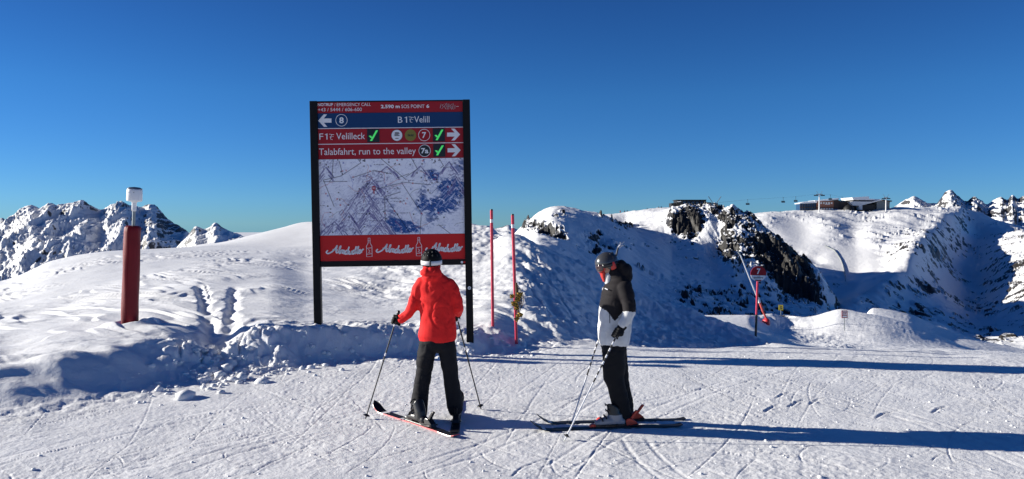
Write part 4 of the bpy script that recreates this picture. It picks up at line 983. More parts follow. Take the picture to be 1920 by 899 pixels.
def glove(name, c, p, wrist, parent, outward=1):
    c = Vector(c); p = Vector(p).normalized(); f = (Vector(wrist)-c); f = (f-p*f.dot(p)*.6).normalized(); fp = (f-p*f.dot(p)).normalized(); w = p.cross(fp)*outward
    mb = MB()
    ring_tube(mb, [(Vector(wrist)-(Vector(wrist)-c)*.0, .050,.046), (c+(Vector(wrist)-c)*.55, .043,.036), (c+fp*.035, .046,.030)], 14)
    for k in range(4):
        o_ = p*(k-1.5)*.026; L = (1.0,1.08,1.0,.85)[k]
        ch = [c+o_+fp*.045+w*.026, c+o_+fp*.010+w*.046*L, c+o_-fp*.028*L+w*.034, c+o_-fp*.036*L-w*.006, c+o_-fp*.018-w*.030]
        ring_tube(mb, [(ch[0],.0155,.0155),(ch[1],.0150,.0150),(ch[2],.0140,.0140),(ch[3],.0130,.0130),(ch[4],.0115,.0115)], 10)
    th = [c+fp*.045+p*.030-w*.020, c+fp*.012+p*.042-w*.040, c-fp*.020+p*.046-w*.030, c-fp*.034+p*.044-w*.006]
    ring_tube(mb, [(th[0],.018,.018),(th[1],.0165,.0165),(th[2],.0145,.0145),(th[3],.0125,.0125)], 10)
    return organic(name, mb, M['glove'], parent, voxel=.0045, smooth=2, folds=.0015)

def helmet_frame(c, heading, tilt):
    return Matrix.Translation(Vector(c)) @ Matrix.Rotation(heading,4,'Z') @ Matrix.Rotation(tilt,4,'X')
def helmet(parent, Mx, r, shell, vents=6):
    """local +Y is the face; r = radii"""
    n, m = 40, 16; vs = []; fs = []
    for i in range(m+1):
        for k in range(n):
            a = 2*math.pi*k/n; fr = math.sin(a)       # 1 = front
            pm = math.radians(88+34*sst(.75,-.1,fr) if True else 0)
            ph = pm*i/m; sx = math.sin(ph)
            bul = 1+.02*math.cos(4*ph)*(abs(math.cos(a))>.5)
            v = Vector((r[0]*sx*math.cos(a)*bul, r[1]*sx*math.sin(a), r[2]*math.cos(ph)*(1.0 if ph < 1.6 else 1.25)))
            vs.append(Mx @ v)
    for i in range(m):
        for k in range(n): fs.append((i*n+k, (i+1)*n+k, (i+1)*n+(k+1)%n, i*n+(k+1)%n))
    mb = MB(); mb.add(vs, fs, 0, True); o = build_at(mb, 'helmet', shell, parent)
    sm = o.modifiers.new('thick','SOLIDIFY'); sm.thickness = .016; sm.offset = -1
    mb = MB()
    for k in range(vents):
        a = math.radians(-90+ (k-(vents-1)/2)*30); 
        for ph in (.62,.98):
            pts = []
            for t in range(5):
                pp = ph+t*.055; pts.append(Mx @ Vector((r[0]*1.0*math.sin(pp)*math.cos(a), r[1]*1.0*math.sin(pp)*math.sin(a), r[2]*math.cos(pp)*1.004)))
            mb.tube(pts, [.002,.006,.007,.006,.002], 6)
    bo = build_at(mb, 'vent_slots', M['bblk'], parent); bo['kind'] = 'stuff'
    return o
def strap(parent, Mx, r, zc, h, m, gap=55, tilt=0.0):
    mb = MB(); vs = []; n = 48; a0 = math.radians(90+gap); a1 = math.radians(450-gap)
    for i in range(n+1):
        a = a0+(a1-a0)*i/n
        for zz in (zc-h/2, zc+h/2):
            z2 = zz + tilt*math.sin(a); k = math.sqrt(max(.05,1-(z2/r[2])**2)) if z2 > 0 else 1.0
            vs.append(Mx @ Vector((r[0]*1.035*k*math.cos(a), r[1]*1.035*k*math.sin(a), z2)))
    mb.add(vs, [(2*i,2*i+2,2*i+3,2*i+1) for i in range(n)], 0, True)
    o = build_at(mb, 'goggle_strap', m, parent); s_ = o.modifiers.new('thick','SOLIDIFY'); s_.thickness = .004
def goggles(parent, Mx, r, frame, lens):
    for nm, m_, a_, z0, z1, rr in (('goggle_frame',frame,62,-.078,.022,1.10),('goggle_lens',lens,54,-.068,.012,1.16)):
        mb = MB(); vs = []; n = 20; q3 = 5
        for i in range(n+1):
            a = math.radians(90-a_+2*a_*i/n); e = abs(i/n*2-1)
            for j in range(q3+1):
                zz = z0+(z1-z0)*j/q3; zz = zz*(1-.25*e**3)-.008*e; mid = 1-abs(j/q3*2-1)**2*.05
                vs.append(Mx @ Vector((r[0]*rr*.97*mid*math.cos(a), r[1]*rr*mid*math.sin(a), zz)))
        mb.add(vs, [(i*(q3+1)+j,(i+1)*(q3+1)+j,(i+1)*(q3+1)+j+1,i*(q3+1)+j+1) for i in range(n) for j in range(q3)], 0, True)
        o = build_at(mb, nm, m_, parent); s_ = o.modifiers.new('thick','SOLIDIFY'); s_.thickness = .014; s_.offset = -1
def face(mb, Mx):
    """head with brow, nose, lips, chin and ears; +Y is forward"""
    R3 = Mx.to_3x3()
    for c, r in (((0,-.005,0),(.076,.095,.105)),((0,.02,-.06),(.056,.068,.06)),((0,.065,-.098),(.024,.022,.020)),((0,.092,-.030),(.013,.020,.028)),((0,.100,-.042),(.016,.014,.011)),
                 ((0,.082,-.070),(.024,.014,.007)),((0,.080,-.080),(.021,.013,.007)),((-.035,.070,.012),(.026,.018,.012)),((.035,.070,.012),(.026,.018,.012)),((-.078,-.01,-.02),(.010,.018,.030)),((.078,-.01,-.02),(.010,.018,.030)),
                 ((-.04,.055,-.04),(.022,.024,.024)),((.04,.055,-.04),(.022,.024,.024))):
        ellipsoid(mb, Mx @ Vector(c), r, 14, 10, R3)
def boot(parent, c, d, cuff, shell, accent, label=None, lean=.16, wh=1.0):
    """ski boot: c sole centre on the ski, d forward direction, cuff = top of the cuff"""
    d = Vector(d).normalized(); s_ = Vector((d.y,-d.x,0)); c = Vector(c); zu = Vector((0,0,1)); cuff = Vector(cuff)
    mb = MB()
    ring_tube(mb, [(c-d*.125+zu*.045,.047,.042),(c-d*.05+zu*.055,.050,.050),(c+d*.05+zu*.055,.054,.048),(c+d*.12+zu*.042,.050,.036),(c+d*.150+zu*.036,.040,.028)], 16, s_)
    ring_tube(mb, [(c-d*.06+zu*.06,.056,.075),(c-d*.045+zu*.12,.056,.078),(c-d*.02+zu*.19,.058,.075),(cuff*.5+(c+zu*.2)*.5,.064,.076),(cuff,.068,.078)], 16, s_)
    b = organic('boot', mb, shell, parent, voxel=.007, smooth=3, label=label, matfn=(lambda ce: ((ce[:,2] > c.z+.125)|(ce[:,2] < c.z+.028)).astype(int)) if isinstance(shell,list) else None)
    mb = MB(); 
    for k, (f, hgt, w) in enumerate(((.105,.085,.052),(.065,.108,.055),(.045,.165,.062),(.05,.225,.066))):
        p0 = c+d*(f-.01)+zu*hgt
        pts = [p0-s_*w*1.0-zu*.02, p0-s_*w*.6+zu*.006+d*.01, p0+d*.02+zu*.010, p0+s_*w*.6+zu*.006+d*.01, p0+s_*w*1.0-zu*.02]
        mb2 = MB(); mb2.tube(pts, .0075, 6); build_at(mb2, 'buckle', accent, parent)
    sb = MB(); 
    for (f0,f1) in ((-.165,-.07),(.06,.165)):
        v = [c+d*f+s_*w_2+zu*h_ for f in (f0,f1) for w_2 in (-.034,.034) for h_ in (.0,.022)]
        sb.add(v, [(0,1,3,2),(4,6,7,5),(0,4,5,1),(2,3,7,6),(0,2,6,4),(1,5,7,3)])
    so = build_at(sb, 'boot_sole', accent, parent); so['kind'] = 'stuff'
    return b
def ski(tail, tip, label, top, side_m, binding_m, bpos=.46, width=1.0, graphic=None, group='skis worn by the two skiers'):
    tail = Vector(tail); tip = Vector(tip); d = (tip-tail); d.z = 0; L = d.length; d.normalize()
    zz = max(NEAR.height(tail.x+d.x*L*t, tail.y+d.y*L*t) for t in np.linspace(.03,.88,24))
    o = empty('ski', (tail.x, tail.y, zz-.006), label, 'ski', group); o.rotation_euler = (0,0,math.atan2(d.y,d.x))
    N = 40; vs = []; fs = []; ms = []
    for i in range(N+1):
        t = i/N; x = L*t
        w = .5*(.107*(1-t)**2+ .148*t*(1-t)*.98+.125*t*t)*width
        if t > .93: w *= math.sqrt(max(0,1-((t-.93)/.07)**2))*.96+.04
        if t < .03: w *= .75+.25*t/.03
        rise = .105*max(0,(t-.87)/.13)**1.9+.016*max(0,(.05-t)/.05)**1.5
        th = .013 if .15 < t < .85 else .008
        for yy, h_ in ((-w,0),(w,0),(w*.93,th),(-w*.93,th)): vs.append((x,yy,rise+h_))
    mb = MB()
    for i in range(N):
        a = 4*i; b = 4*(i+1)
        g = 1 if (graphic and graphic(i/N)) else 0
        mb_f = [((a,a+1,b+1,b),0),((a+3,b+3,b+2,a+2),2 if g else 0),((a,b,b+3,a+3),1),((a+1,a+2,b+2,b+1),1)]
        for f, m_ in mb_f: fs.append(f); ms.append(m_)
    mb.v = vs; mb.f = fs; mb.m = ms; mb.sm = [False]*len(fs)
    mb.add([vs[0],vs[1],vs[2],vs[3]], [(0,1,2,3)], 1)
    mb.build('ski_body', [top, side_m, M['white']], o)
    bx = L*bpos
    pb_ = MB(); pb_.box(bx-.20,bx+.19,-.033,.033,.010,.022); pb_.build('binding_plate', M['bblk'], o, bevel=.003)
    tp = MB(); tp.prism([(bx+.160,.02),(bx+.235,.02),(bx+.222,.042),(bx+.20,.052),(bx+.175,.050),(bx+.163,.040)], -.026, .026); tp.build('toe_binding', binding_m, o, bevel=.006)
    hp = MB(); hp.prism([(bx-.30,.02),(bx-.165,.02),(bx-.155,.085),(bx-.185,.105),(bx-.225,.10),(bx-.285,.055)], -.034, .034); h1 = hp.build('heel_binding', binding_m, o, bevel=.007)
    lv = MB(); lv.prism([(bx-.235,.09),(bx-.205,.095),(bx-.275,.185),(bx-.300,.178)], -.016, .016); lv.build('heel_lever', binding_m, o, bevel=.004)
    for sg in (-1,1):
        br = MB(); br.tube([(bx-.12,sg*.04,.02),(bx-.17,sg*.048,.028),(bx-.26,sg*.050,.034)], .005, 6); br.tube([(bx-.24,sg*.050,.033),(bx-.29,sg*.050,.040)], .009, 6); br.build('brake_arm', M['bblk'], o)
    return o, Vector((tail.x+d.x*bx, tail.y+d.y*bx, zz+.016)), d
def ski_pole(top, tip, label, upper, lower, split=.45, marks=None, group='ski poles of the two skiers'):
    top = Vector(top); tip = Vector(tip); d = (top-tip); L = d.length; d.normalize()
    o = empty('ski_pole', tip, label, 'ski pole', group); o.rotation_euler = d.to_track_quat('Z','Y').to_euler()
    MB().tube([(0,0,0),(0,0,.03)], [.002,.005], 8).build('tip', M['steel'], o)
    MB().tube([(0,0,.03),(0,0,L*split)], .0072, 10).build('lower_shaft', lower, o)
    MB().tube([(0,0,L*split),(0,0,L-.06)], .0085, 10).build('upper_shaft', upper, o)
    mb = MB(); mb.lathe([(.008,.055),(.020,.058),(.040,.066),(.042,.070),(.02,.072),(.010,.085),(.008,.085)], 10, fn=lambda a,zz: 1-.18*(math.cos(5*a)>0)); mb.build('basket', M['bblk'], o)
    MB().lathe([(.008,L-.10),(.015,L-.09),(.017,L-.06),(.015,L-.02),(.017,L+.02),(.019,L+.045),(.013,L+.06),(0,L+.062)], 12).build('grip', M['bblk'], o)
    if marks:
        for t in marks: MB().tube([(0,0,L*t),(0,0,L*t+.035)], .0089, 10).build('shaft_mark', M['white'], o)
    MB().tube([(.012,0,L+.05),(.035,.0,L+.01),(.045,.01,L-.05),(.030,.015,L-.10),(.012,.005,L-.06)], .005, 6).build('hand_strap', M['bblk'], o)
    return o
def gz(px, py):
    Yd = CAMZ/((py-HOR)/F); p = P(px,py,Yd); p.z = 0; return p

# ---------------------------------------------------------------- the skier in the red jacket, seen from behind
YR = 8.33
Q = lambda px,py,dy=0.0: P(px,py,YR)+Vector((0,dy,0))
p1 = empty('person', (Q(820,795).x, YR, 0), 'skier seen from behind in a bright red hooded jacket, black helmet and charcoal trousers', 'person', 'skiers')
sk1, bc1, bd1 = ski(gz(856,824), gz(702,772), 'left ski of the red jacketed skier, red edged, tip turned to the left', M['skitop'], M['skired'], M['bblk'], .44, graphic=lambda t: .80 < t < .87 or .55<t<.62)
sk2, bc2, bd2 = ski(gz(852,818), gz(862,749), 'right ski of the red jacketed skier, black, pointing at the board', M['skitop'], M['bblk'], M['bblk'], .40)
# body under the clothes
mb = MB()
HMx = helmet_frame(Q(809,487), 0.0, math.radians(4))
face(mb, HMx)
ring_tube(mb, [(Q(809,497),.055,.055),(Q(810,512),.055,.055),(Q(812,525),.13,.08),(Q(816,550),.16,.10),(Q(820,590),.15,.10),(Q(820,635),.16,.11),(Q(820,648),.15,.10)])
for hx,kx,ax,ky in ((805,797,786,.0),(836,844,853,.0)): ring_tube(mb, [(Q(hx,645),.08,.08),(Q(kx,715),.055,.055),(Q(ax,775),.045,.045)])
ring_tube(mb, [(Q(788,532),.05,.05),(Q(775,575),.038,.038),(Q(757,596,.045),.022,.022)]); ring_tube(mb, [(Q(845,534),.05,.05),(Q(858,575),.038,.038),(Q(856,589,.19),.022,.022)])
organic('body', mb, M['skin'], p1, voxel=.008, smooth=2)
mb = MB()
ring_tube(mb, [(Q(820,630),.212,.15),(Q(820.5,612),.200,.145),(Q(819,585),.192,.14),(Q(817,556),.205,.14),(Q(814,536),.205,.13),(Q(812,524),.165,.11),(Q(810,512),.10,.095),(Q(809,502),.082,.085)], 28)
ring_tube(mb, [(Q(792,531),.082,.085),(Q(783,545),.078,.08),(Q(777,562),.072,.074),(Q(774,577),.068,.07),(Q(764,590,.03),.062,.064),(Q(751,600,.055),.052,.053)], 18)
ring_tube(mb, [(Q(840,533),.085,.085),(Q(849,547),.078,.08),(Q(856,563),.070,.074),(Q(859,577),.066,.07),(Q(858,585,.10),.062,.062),(Q(855,591,.22),.054,.054)], 18)
ellipsoid(mb, Q(809.5,512,-.075), (.122,.075,.070)); ellipsoid(mb, Q(809.5,502,-.03), (.098,.085,.055)); ellipsoid(mb, Q(809,519,-.10), (.085,.05,.045))
jk = organic('jacket', mb, M['redjac'], p1, voxel=.0095, smooth=5, folds=.026, fseed=3, ffn=lambda c: .25+.75*sst(.98,1.10,c[:,2]))
# hem, cuffs, seams
def hem(c, a, b, h, m, par, name='hem', side=Vector((1,0,0)), n=40):
    mb = MB(); vs = []
    for k in range(n):
        an = 2*math.pi*k/n
        for zz in (0,h): vs.append(Vector(c)+Vector((a*math.cos(an), b*math.sin(an), zz)))
    mb.add(vs, [(2*k,(2*k+2)%(2*n),(2*k+3)%(2*n),2*k+1) for k in range(n)], 0, True); o = build_at(mb, name, m, par); s_ = o.modifiers.new('t','SOLIDIFY'); s_.thickness = .006; return o
mb = MB()
ring_tube(mb, [(Q(820,628),.185,.13),(Q(820,643),.198,.14)], 28)
ring_tube(mb, [(Q(804,645),.108,.125),(Q(799,668),.098,.115),(Q(795,695),.088,.10),(Q(792,718),.087,.098),(Q(788,745),.087,.098),(Q(786,768),.088,.098),(Q(786,778),.086,.098)], 22)
ring_tube(mb, [(Q(836,645),.105,.125),(Q(840,668),.095,.115),(Q(844,695),.086,.10),(Q(847,718),.088,.10),(Q(851,745),.084,.096),(Q(853,762),.080,.094),(Q(853.5,769),.078,.094)], 22)
organic('trousers', mb, M['pants1'], p1, voxel=.0095, smooth=4, folds=.020, fseed=9)
helmet(p1, HMx, (.111,.128,.118), M['hblk']); strap(p1, HMx, (.111,.128,.118), -.028, .046, M['strap'], tilt=.0)
goggles(p1, HMx, (.105,.115,.118), M['bblk'], M['lens'])
mbb = MB(); mbb.tube([HMx @ Vector((0,-.138,-.058)), HMx @ Vector((0,-.142,-.028)), HMx @ Vector((0,-.137,.010))], [.008,.009,.006], 8); build_at(mbb, 'strap_clip', M['bblk'], p1)
boot(p1, bc1, bd1, Q(785,768), M['bblk'], M['bblk']); boot(p1, bc2, bd2, Q(853,760), M['bblk'], M['bblk'])
MBq = MB(); pc = bc1+Vector((bd1.y,-bd1.x,0))*.058+Vector((0,0,.075))
for kx_ in range(3):
    o_ = pc+bd1*(kx_*.03-.03); sv = bd1*.012; MBq.add([o_-sv-Vector((0,0,.012)), o_+sv-Vector((0,0,.012)), o_+sv+Vector((0,0,.014)), o_-sv+Vector((0,0,.014))], [(0,1,2,3)])
bo = build_at(MBq, 'boot_logo', M['bred'], p1); bo['kind'] = 'stuff'; s_ = bo.modifiers.new('t','SOLIDIFY'); s_.thickness = .004
g1c = Q(741,602,.06); t1 = P(684,790,CAMZ/((790-HOR)/F)); pd1 = (g1c-t1).normalized()
glove('glove', g1c, pd1, Q(754,598,.05), p1, 1)
ski_pole(g1c+pd1*.05, t1, 'left ski pole of the red jacketed skier, black shaft angled outwards', M['poleblk'], M['poleblk'], marks=(.62,.9))
g2c = Q(852.5,597,.26); t2 = P(903,771,CAMZ/((771-HOR)/F)); pd2 = (g2c-t2).normalized()
glove('glove', g2c, pd2, Q(855,591,.20), p1, -1)
ski_pole(g2c+pd2*.05, t2, 'right ski pole of the red jacketed skier, planted right of the legs', M['poleblk'], M['poleblk'], marks=(.62,.9))

# ---------------------------------------------------------------- the skier in the black and white jacket, facing left
YW = 8.22
Q = lambda px,py,dy=0.0: P(px,py,YW)+Vector((0,dy,0))
p2 = empty('person', (Q(1160,795).x, YW, 0), 'skier facing left in a black and white jacket, grey helmet and red goggles', 'person', 'skiers')
sk3, bc3, bd3 = ski(gz(1278,800), gz(994,810), 'near ski of the black and white jacketed skier, dark with a pale tip mark', M['skitop'], M['bblk'], M['bred'], .475, graphic=lambda t: .89 < t < .92)
sk4, bc4, bd4 = ski(gz(1284,788), gz(1006,796), 'far ski of the black and white jacketed skier, partly behind the near one', M['skitop'], M['bblk'], M['bred'], .46, graphic=lambda t: .89 < t < .92)
mb = MB()
H2 = helmet_frame(Q(1138,493), math.radians(97), math.radians(-14))
face(mb, H2)
ring_tube(mb, [(Q(1142,503),.055,.055),(Q(1150,520),.055,.06),(Q(1158,532),.09,.14),(Q(1157,560),.11,.15),(Q(1153,600),.11,.14),(Q(1152,640),.10,.15)])
ring_tube(mb, [(Q(1150,650,-.08),.08,.08),(Q(1149,704,-.08),.055,.055),(Q(1164,775,-.06),.045,.045)]); ring_tube(mb, [(Q(1156,650,.1),.08,.08),(Q(1162,706,.12),.055,.055),(Q(1176,772,.16),.045,.045)])
ring_tube(mb, [(Q(1166,535,-.18),.05,.05),(Q(1172,578,-.25),.035,.035),(Q(1162,600,-.28),.022,.022)]); ring_tube(mb, [(Q(1164,535,.18),.05,.05),(Q(1162,583,.25),.035,.035),(Q(1149,604,.25),.022,.022)])
organic('body', mb, M['skin'], p2, voxel=.008, smooth=2)
mb = MB()
ring_tube(mb, [(Q(1151.5,634),.172,.205),(Q(1152,612),.182,.195),(Q(1154,588),.183,.19),(Q(1156,562),.175,.20),(Q(1158,544),.163,.21),(Q(1160,531),.135,.19),(Q(1158,520),.105,.12),(Q(1152,511),.088,.090)], 28)
ring_tube(mb, [(Q(1166,537,-.17),.082,.075),(Q(1170,552,-.215),.078,.07),(Q(1173,568,-.245),.072,.068),(Q(1173,580,-.26),.070,.068),(Q(1168,592,-.275),.062,.062),(Q(1160,603,-.285),.054,.056)], 18)
ring_tube(mb, [(Q(1164,537,.17),.08,.075),(Q(1166,560,.22),.072,.07),(Q(1162,585,.25),.066,.066),(Q(1148,605,.25),.055,.055)], 18)
ellipsoid(mb, Q(1172,508,.0), (.075,.12,.085)); ellipsoid(mb, Q(1165,498,.0), (.055,.095,.06)); ellipsoid(mb, Q(1176,518,.0), (.06,.11,.07))
zb = P(1150,576,YW).z
def jm(c):                       # the white lower half starts at a slanting seam
    lim = zb + (c[:,0]-Q(1150,0).x)*(-.06) + .02*np.sin((c[:,1]-YW)*9) - .10*np.exp(-((c[:,0]-Q(1150,0).x)/.055)**2)*(c[:,1] > YW-.21)*(c[:,1] < YW)
    collar = (c[:,0] < Q(1119.5,0).x+ (c[:,2]-zb)*.34)*(c[:,2] > zb-.02)*(c[:,1] < YW+.02)
    return ((c[:,2] < lim) | collar).astype(int)
organic('jacket', mb, [M['jblk'],M['jwht']], p2, voxel=.0095, smooth=5, folds=.017, fseed=23, matfn=jm, ffn=lambda c: .2+.8*sst(.95,1.08,c[:,2]))
mb = MB(); ring_tube(mb, [(Q(1141,529),.045,.060),(Q(1141,522),.052,.066),(Q(1142,517),.056,.070)], 18); organic('collar', mb, M['jwht'], p2, voxel=.007, smooth=3, folds=.004)
mb = MB(); ring_tube(mb, [(Q(1133,527),.018,.035),(Q(1131,519),.026,.050),(Q(1130,511),.034,.058)], 18); organic('neck_gaiter', mb, M['gred'], p2, voxel=.006, smooth=3, folds=.004)
mbb = MB(); mbb.tube([Q(1139,602,-.20),Q(1138.5,585,-.195)], .004, 6); build_at(mbb, 'pocket_zip', M['bblk'], p2)
mbb = MB(); mbb.tube([Q(1131.5,539,-.135),Q(1136,541,-.165)], .006, 6); build_at(mbb, 'chest_logo', M['white'], p2)
mb = MB()
ring_tube(mb, [(Q(1151,632),.140,.185),(Q(1151,645),.145,.185)], 26)
ring_tube(mb, [(Q(1150,648,-.08),.128,.11),(Q(1149,668,-.09),.125,.11),(Q(1149,690,-.09),.122,.10),(Q(1149,706,-.08),.108,.095),(Q(1154,722,-.08),.098,.09),(Q(1159,745,-.07),.096,.088),(Q(1166,770,-.06),.098,.088),(Q(1170,789,-.06),.096,.085)], 22)
ring_tube(mb, [(Q(1154,648,.08),.125,.11),(Q(1158,675,.11),.118,.11),(Q(1164,700,.12),.098,.095),(Q(1166,716,.13),.092,.09),(Q(1172,742,.15),.088,.086),(Q(1177,765,.16),.088,.085),(Q(1179,774,.17),.084,.082)], 22)
organic('trousers', mb, M['pants2'], p2, voxel=.0095, smooth=4, folds=.020, fseed=31)
helmet(p2, H2, (.112,.128,.118), M['hgry'], vents=5); strap(p2, H2, (.112,.128,.118), -.018, .040, M['bblk'], tilt=.0)
goggles(p2, H2, (.100,.112,.118), M['gred'], M['lens'])
mb = MB(); ring_tube(mb, [(H2 @ Vector((.098,-.035,-.07)),.012,.030),(H2 @ Vector((.101,-.03,-.035)),.014,.034),(H2 @ Vector((.100,-.03,-.0)),.012,.028)], 12, Vector((0,1,0))); organic('ear_pad', mb, M['gred'], p2, voxel=.005, smooth=2)
mb = MB(); ring_tube(mb, [(H2 @ Vector((-.098,-.035,-.07)),.012,.030),(H2 @ Vector((-.101,-.03,-.035)),.014,.034),(H2 @ Vector((-.100,-.03,-.0)),.012,.028)], 12, Vector((0,1,0))); organic('ear_pad', mb, M['gred'], p2, voxel=.005, smooth=2)
boot(p2, bc3, bd3, Q(1166,774,-.04), [M['bwht'],M['bblk']], M['bblk']); boot(p2, bc4, bd4, Q(1176,767,.16), [M['bwht'],M['bblk']], M['bblk'])
g3c = Q(1151,619,-.29); t3 = P(1057,829,CAMZ/((829-HOR)/F)); pd3 = (g3c-t3).normalized()
glove('glove', g3c, pd3, Q(1160,605,-.285), p2, -1)
ski_pole(g3c+pd3*.05, t3, 'near ski pole of the black and white jacketed skier, white lower shaft', M['poleblk'], M['white'], .52, marks=(.56,.62,.68,.74,.80,.86,.92))
g4c = Q(1134,620,.23); t4 = P(1068,806,CAMZ/((806-HOR)/F)); pd4 = (g4c-t4).normalized()
glove('glove', g4c, pd4, Q(1148,606,.25), p2, 1)
ski_pole(g4c+pd4*.05, t4, 'far ski pole of the black and white jacketed skier, behind the near pole', M['poleblk'], M['silver'], .50, marks=(.56,.62,.68,.74,.80,.86,.92))

# ================================================================== loose snow lumps along the bank and the piste edge
rr = random.Random(21)
ico = bmesh.new(); bmesh.ops.create_icosphere(ico, subdivisions=1, radius=1); IV = np.array([v.co[:] for v in ico.verts]); IF = [[v.index for v in f.verts] for f in ico.faces]; ico.free()
def lumps(name, pts):
    V = []; Fc = []
    rs_ = np.random.RandomState(4)
    for (x, y, r) in pts:
        zz = NEAR.height(x, y); j = 1+rs_.uniform(-.28,.28,(len(IV),1)); v = IV*j*r*np.array([rs_.uniform(.8,1.4),rs_.uniform(.8,1.3),rs_.uniform(.55,.9)])+np.array([x,y,zz+r*.15])
        n0 = len(V)*0+sum(len(a) for a in V); V.append(v); Fc += [[i+n0 for i in f] for f in IF]
    me = bpy.data.meshes.new(name); me.from_pydata(np.concatenate(V).tolist(), [], Fc); me.polygons.foreach_set('use_smooth', np.ones(len(me.polygons), bool)); me.update()
    return tag(link_mesh(name, me, M_SNOW), kind='stuff')
pts = []
eK = T_edge = None
def edge_at(px): return float(np.interp(px, [-300,0,100,200,300,400,500,580,720,800,880,960,1120,1450,1700,1920], [7.9,8.7,9.1,9.6,10.2,10.9,11.3,11.9,12.3,12.5,12.7,12.9,13.2,13.2,12.9,12.3]))
for k in range(300):
    px = rr.choice([rr.uniform(250,620), rr.gauss(430,45), rr.uniform(560,1000)]); Yd = edge_at(px)+rr.gauss(-.05,.35)
    pts.append(((px-CX)/F*Yd, Yd, abs(rr.gauss(0,.022))+.010))
for k in range(90):
    px = rr.gauss(420,38); Yd = edge_at(px)+rr.gauss(.2,.45); pts.append(((px-CX)/F*Yd, Yd, abs(rr.gauss(0,.04))+.018))
for k in range(420):
    px = rr.uniform(-60,1980); py = rr.uniform(668,905); Yd = CAMZ/((py-HOR)/F)
    if Yd > edge_at(px): continue
    pts.append(((px-CX)/F*Yd, Yd, abs(rr.gauss(0,.006))+.004))
lumps('snow_lumps', pts)

# ================================================================== buildings and lifts on the skyline
M['wood'] = mat('brown_timber',(.34,.13,.075),.7,noise=.25,nscale=.4); M['dwood'] = mat('dark_cladding',(.055,.035,.03),.7,noise=.2,nscale=.3)
M['glassd'] = mat('dark_blue_glass',(.02,.05,.12),.15); M['conc'] = mat('pale_concrete',(.72,.71,.70),.7,noise=.08,nscale=.3); M['gpanel'] = mat('grey_green_panel',(.16,.18,.18),.5,noise=.2,nscale=.5)
M['roofsnow'] = M_SNOWF; M['lit_win'] = mat('window_white',(.85,.83,.78),.4); M['nearblack'] = mat('black_cladding',(.008,.008,.009),.6)
def bld(px0, px1, py0, py1, Y0, par, o_, name, m, dep=12, mb=None):
    """box facing the valley between photo measures, in metres at distance Y0"""
    a = P(px0,py1,Y0)-o_; b = P(px1,py0,Y0)-o_
    t = (mb or MB()); t.box(a.x,b.x,a.y,a.y+dep,a.z,b.z)
    return t.build(name, m, par) if mb is None else t
def polyb(pts, Y0, par, o_, name, m, dep=12, y_off=0):
    q3 = [P(a,b,Y0)-o_ for a,b in pts]; t = MB(); t.prism([(v.x,v.z) for v in q3], q3[0].y+y_off, q3[0].y+y_off+dep); return t.build(name, m, par)
YB = 845.0
o_ = P(1535,397,YB); hut = empty('mountain_restaurant', o_, 'brown timber mountain restaurant with blue glass terrace and snowy roof', 'building')
bld(1531,1563,377,400,YB,hut,o_,'wall',M['wood'],16); polyb([(1563,376.5),(1572,373.5),(1572,400),(1563,400)],YB+1,hut,o_,'side_wall',M['dwood'],14)
polyb([(1528,376.5),(1573,371.8),(1573,374.2),(1560,376),(1528,378.4)],YB-1.5,hut,o_,'roof',M['roofsnow'],20)
bld(1500,1531,381,400,YB+1,hut,o_,'terrace_glass',M['glassd'],12); polyb([(1499,381.5),(1508,379),(1532,376.4),(1532,380.8),(1499,382.5)],YB-.5,hut,o_,'terrace_roof',M['roofsnow'],15)
for i_ in range(8): bld(1500+i_*4.3,1500.6+i_*4.3,381.5,397,YB-.2,hut,o_,'mullion',M['dwood'],.6)
bld(1500,1531,388.5,389.6,YB-.3,hut,o_,'railing',M['dwood'],.6)
for i_ in range(5): w = bld(1538.5+i_*4.9,1541.3+i_*4.9,379.6,382.8,YB-.6,hut,o_,'window',M['lit_win'],.5); 
bld(1547,1556,382.9,384.0,YB-.6,hut,o_,'sign_board',M['lit_win'],.4)
for i_ in range(6): bld(1534+i_*5,1537+i_*5,390.8,393.4,YB-.6,hut,o_,'window',M['lit_win'],.5)
bld(1531,1563,389.4,390.1,YB-1.0,hut,o_,'balcony',M['dwood'],1.0)
polyb([(1572,376),(1598,379),(1598,400),(1572,400)],YB+3,hut,o_,'link_building',M['dwood'],12)
o_ = P(1625,398,YB); st = empty('lift_station', o_, 'long pale lift station with slanted white roofs and a grey panelled end', 'building')
polyb([(1598,384),(1668,376),(1668,402),(1598,402)],YB+4,st,o_,'hall',M['nearblack'],25)
polyb([(1598,370.6),(1629,368.6),(1630,373),(1650,373.8),(1646,376),(1600,375.2)],YB-1,st,o_,'upper_roof',M['roofsnow'],30)
bld(1600,1648,375,378.4,YB+.5,st,o_,'window_band',M['nearblack'],20)
polyb([(1593,379.6),(1600,378),(1635,378.4),(1652,374.2),(1656,375.4),(1617,385.2),(1617,394),(1612,393.5),(1611,386),(1600,386)],YB-3,st,o_,'lower_roof',M['conc'],26)
bld(1617,1644,384,396,YB-.5,st,o_,'gate_opening',M['nearblack'],3)
polyb([(1644,380),(1656,374.6),(1669,377),(1666,400),(1644,396)],YB-2,st,o_,'end_panel',M['gpanel'],14)
polyb([(1655,374.8),(1673,376.5),(1672,378.6),(1655,376.6)],YB-4,st,o_,'canopy',M['dwood'],12)
mb = MB(); c = P(1591,393.5,YB-8)-o_; mb.lathe([(6.2,-4),(6,-1),(5.2,2.0),(3.4,4.2),(1.2,5.4),(0,5.6)], 16, c=tuple(c)); mb.build('dome', M['nearblack'], st)
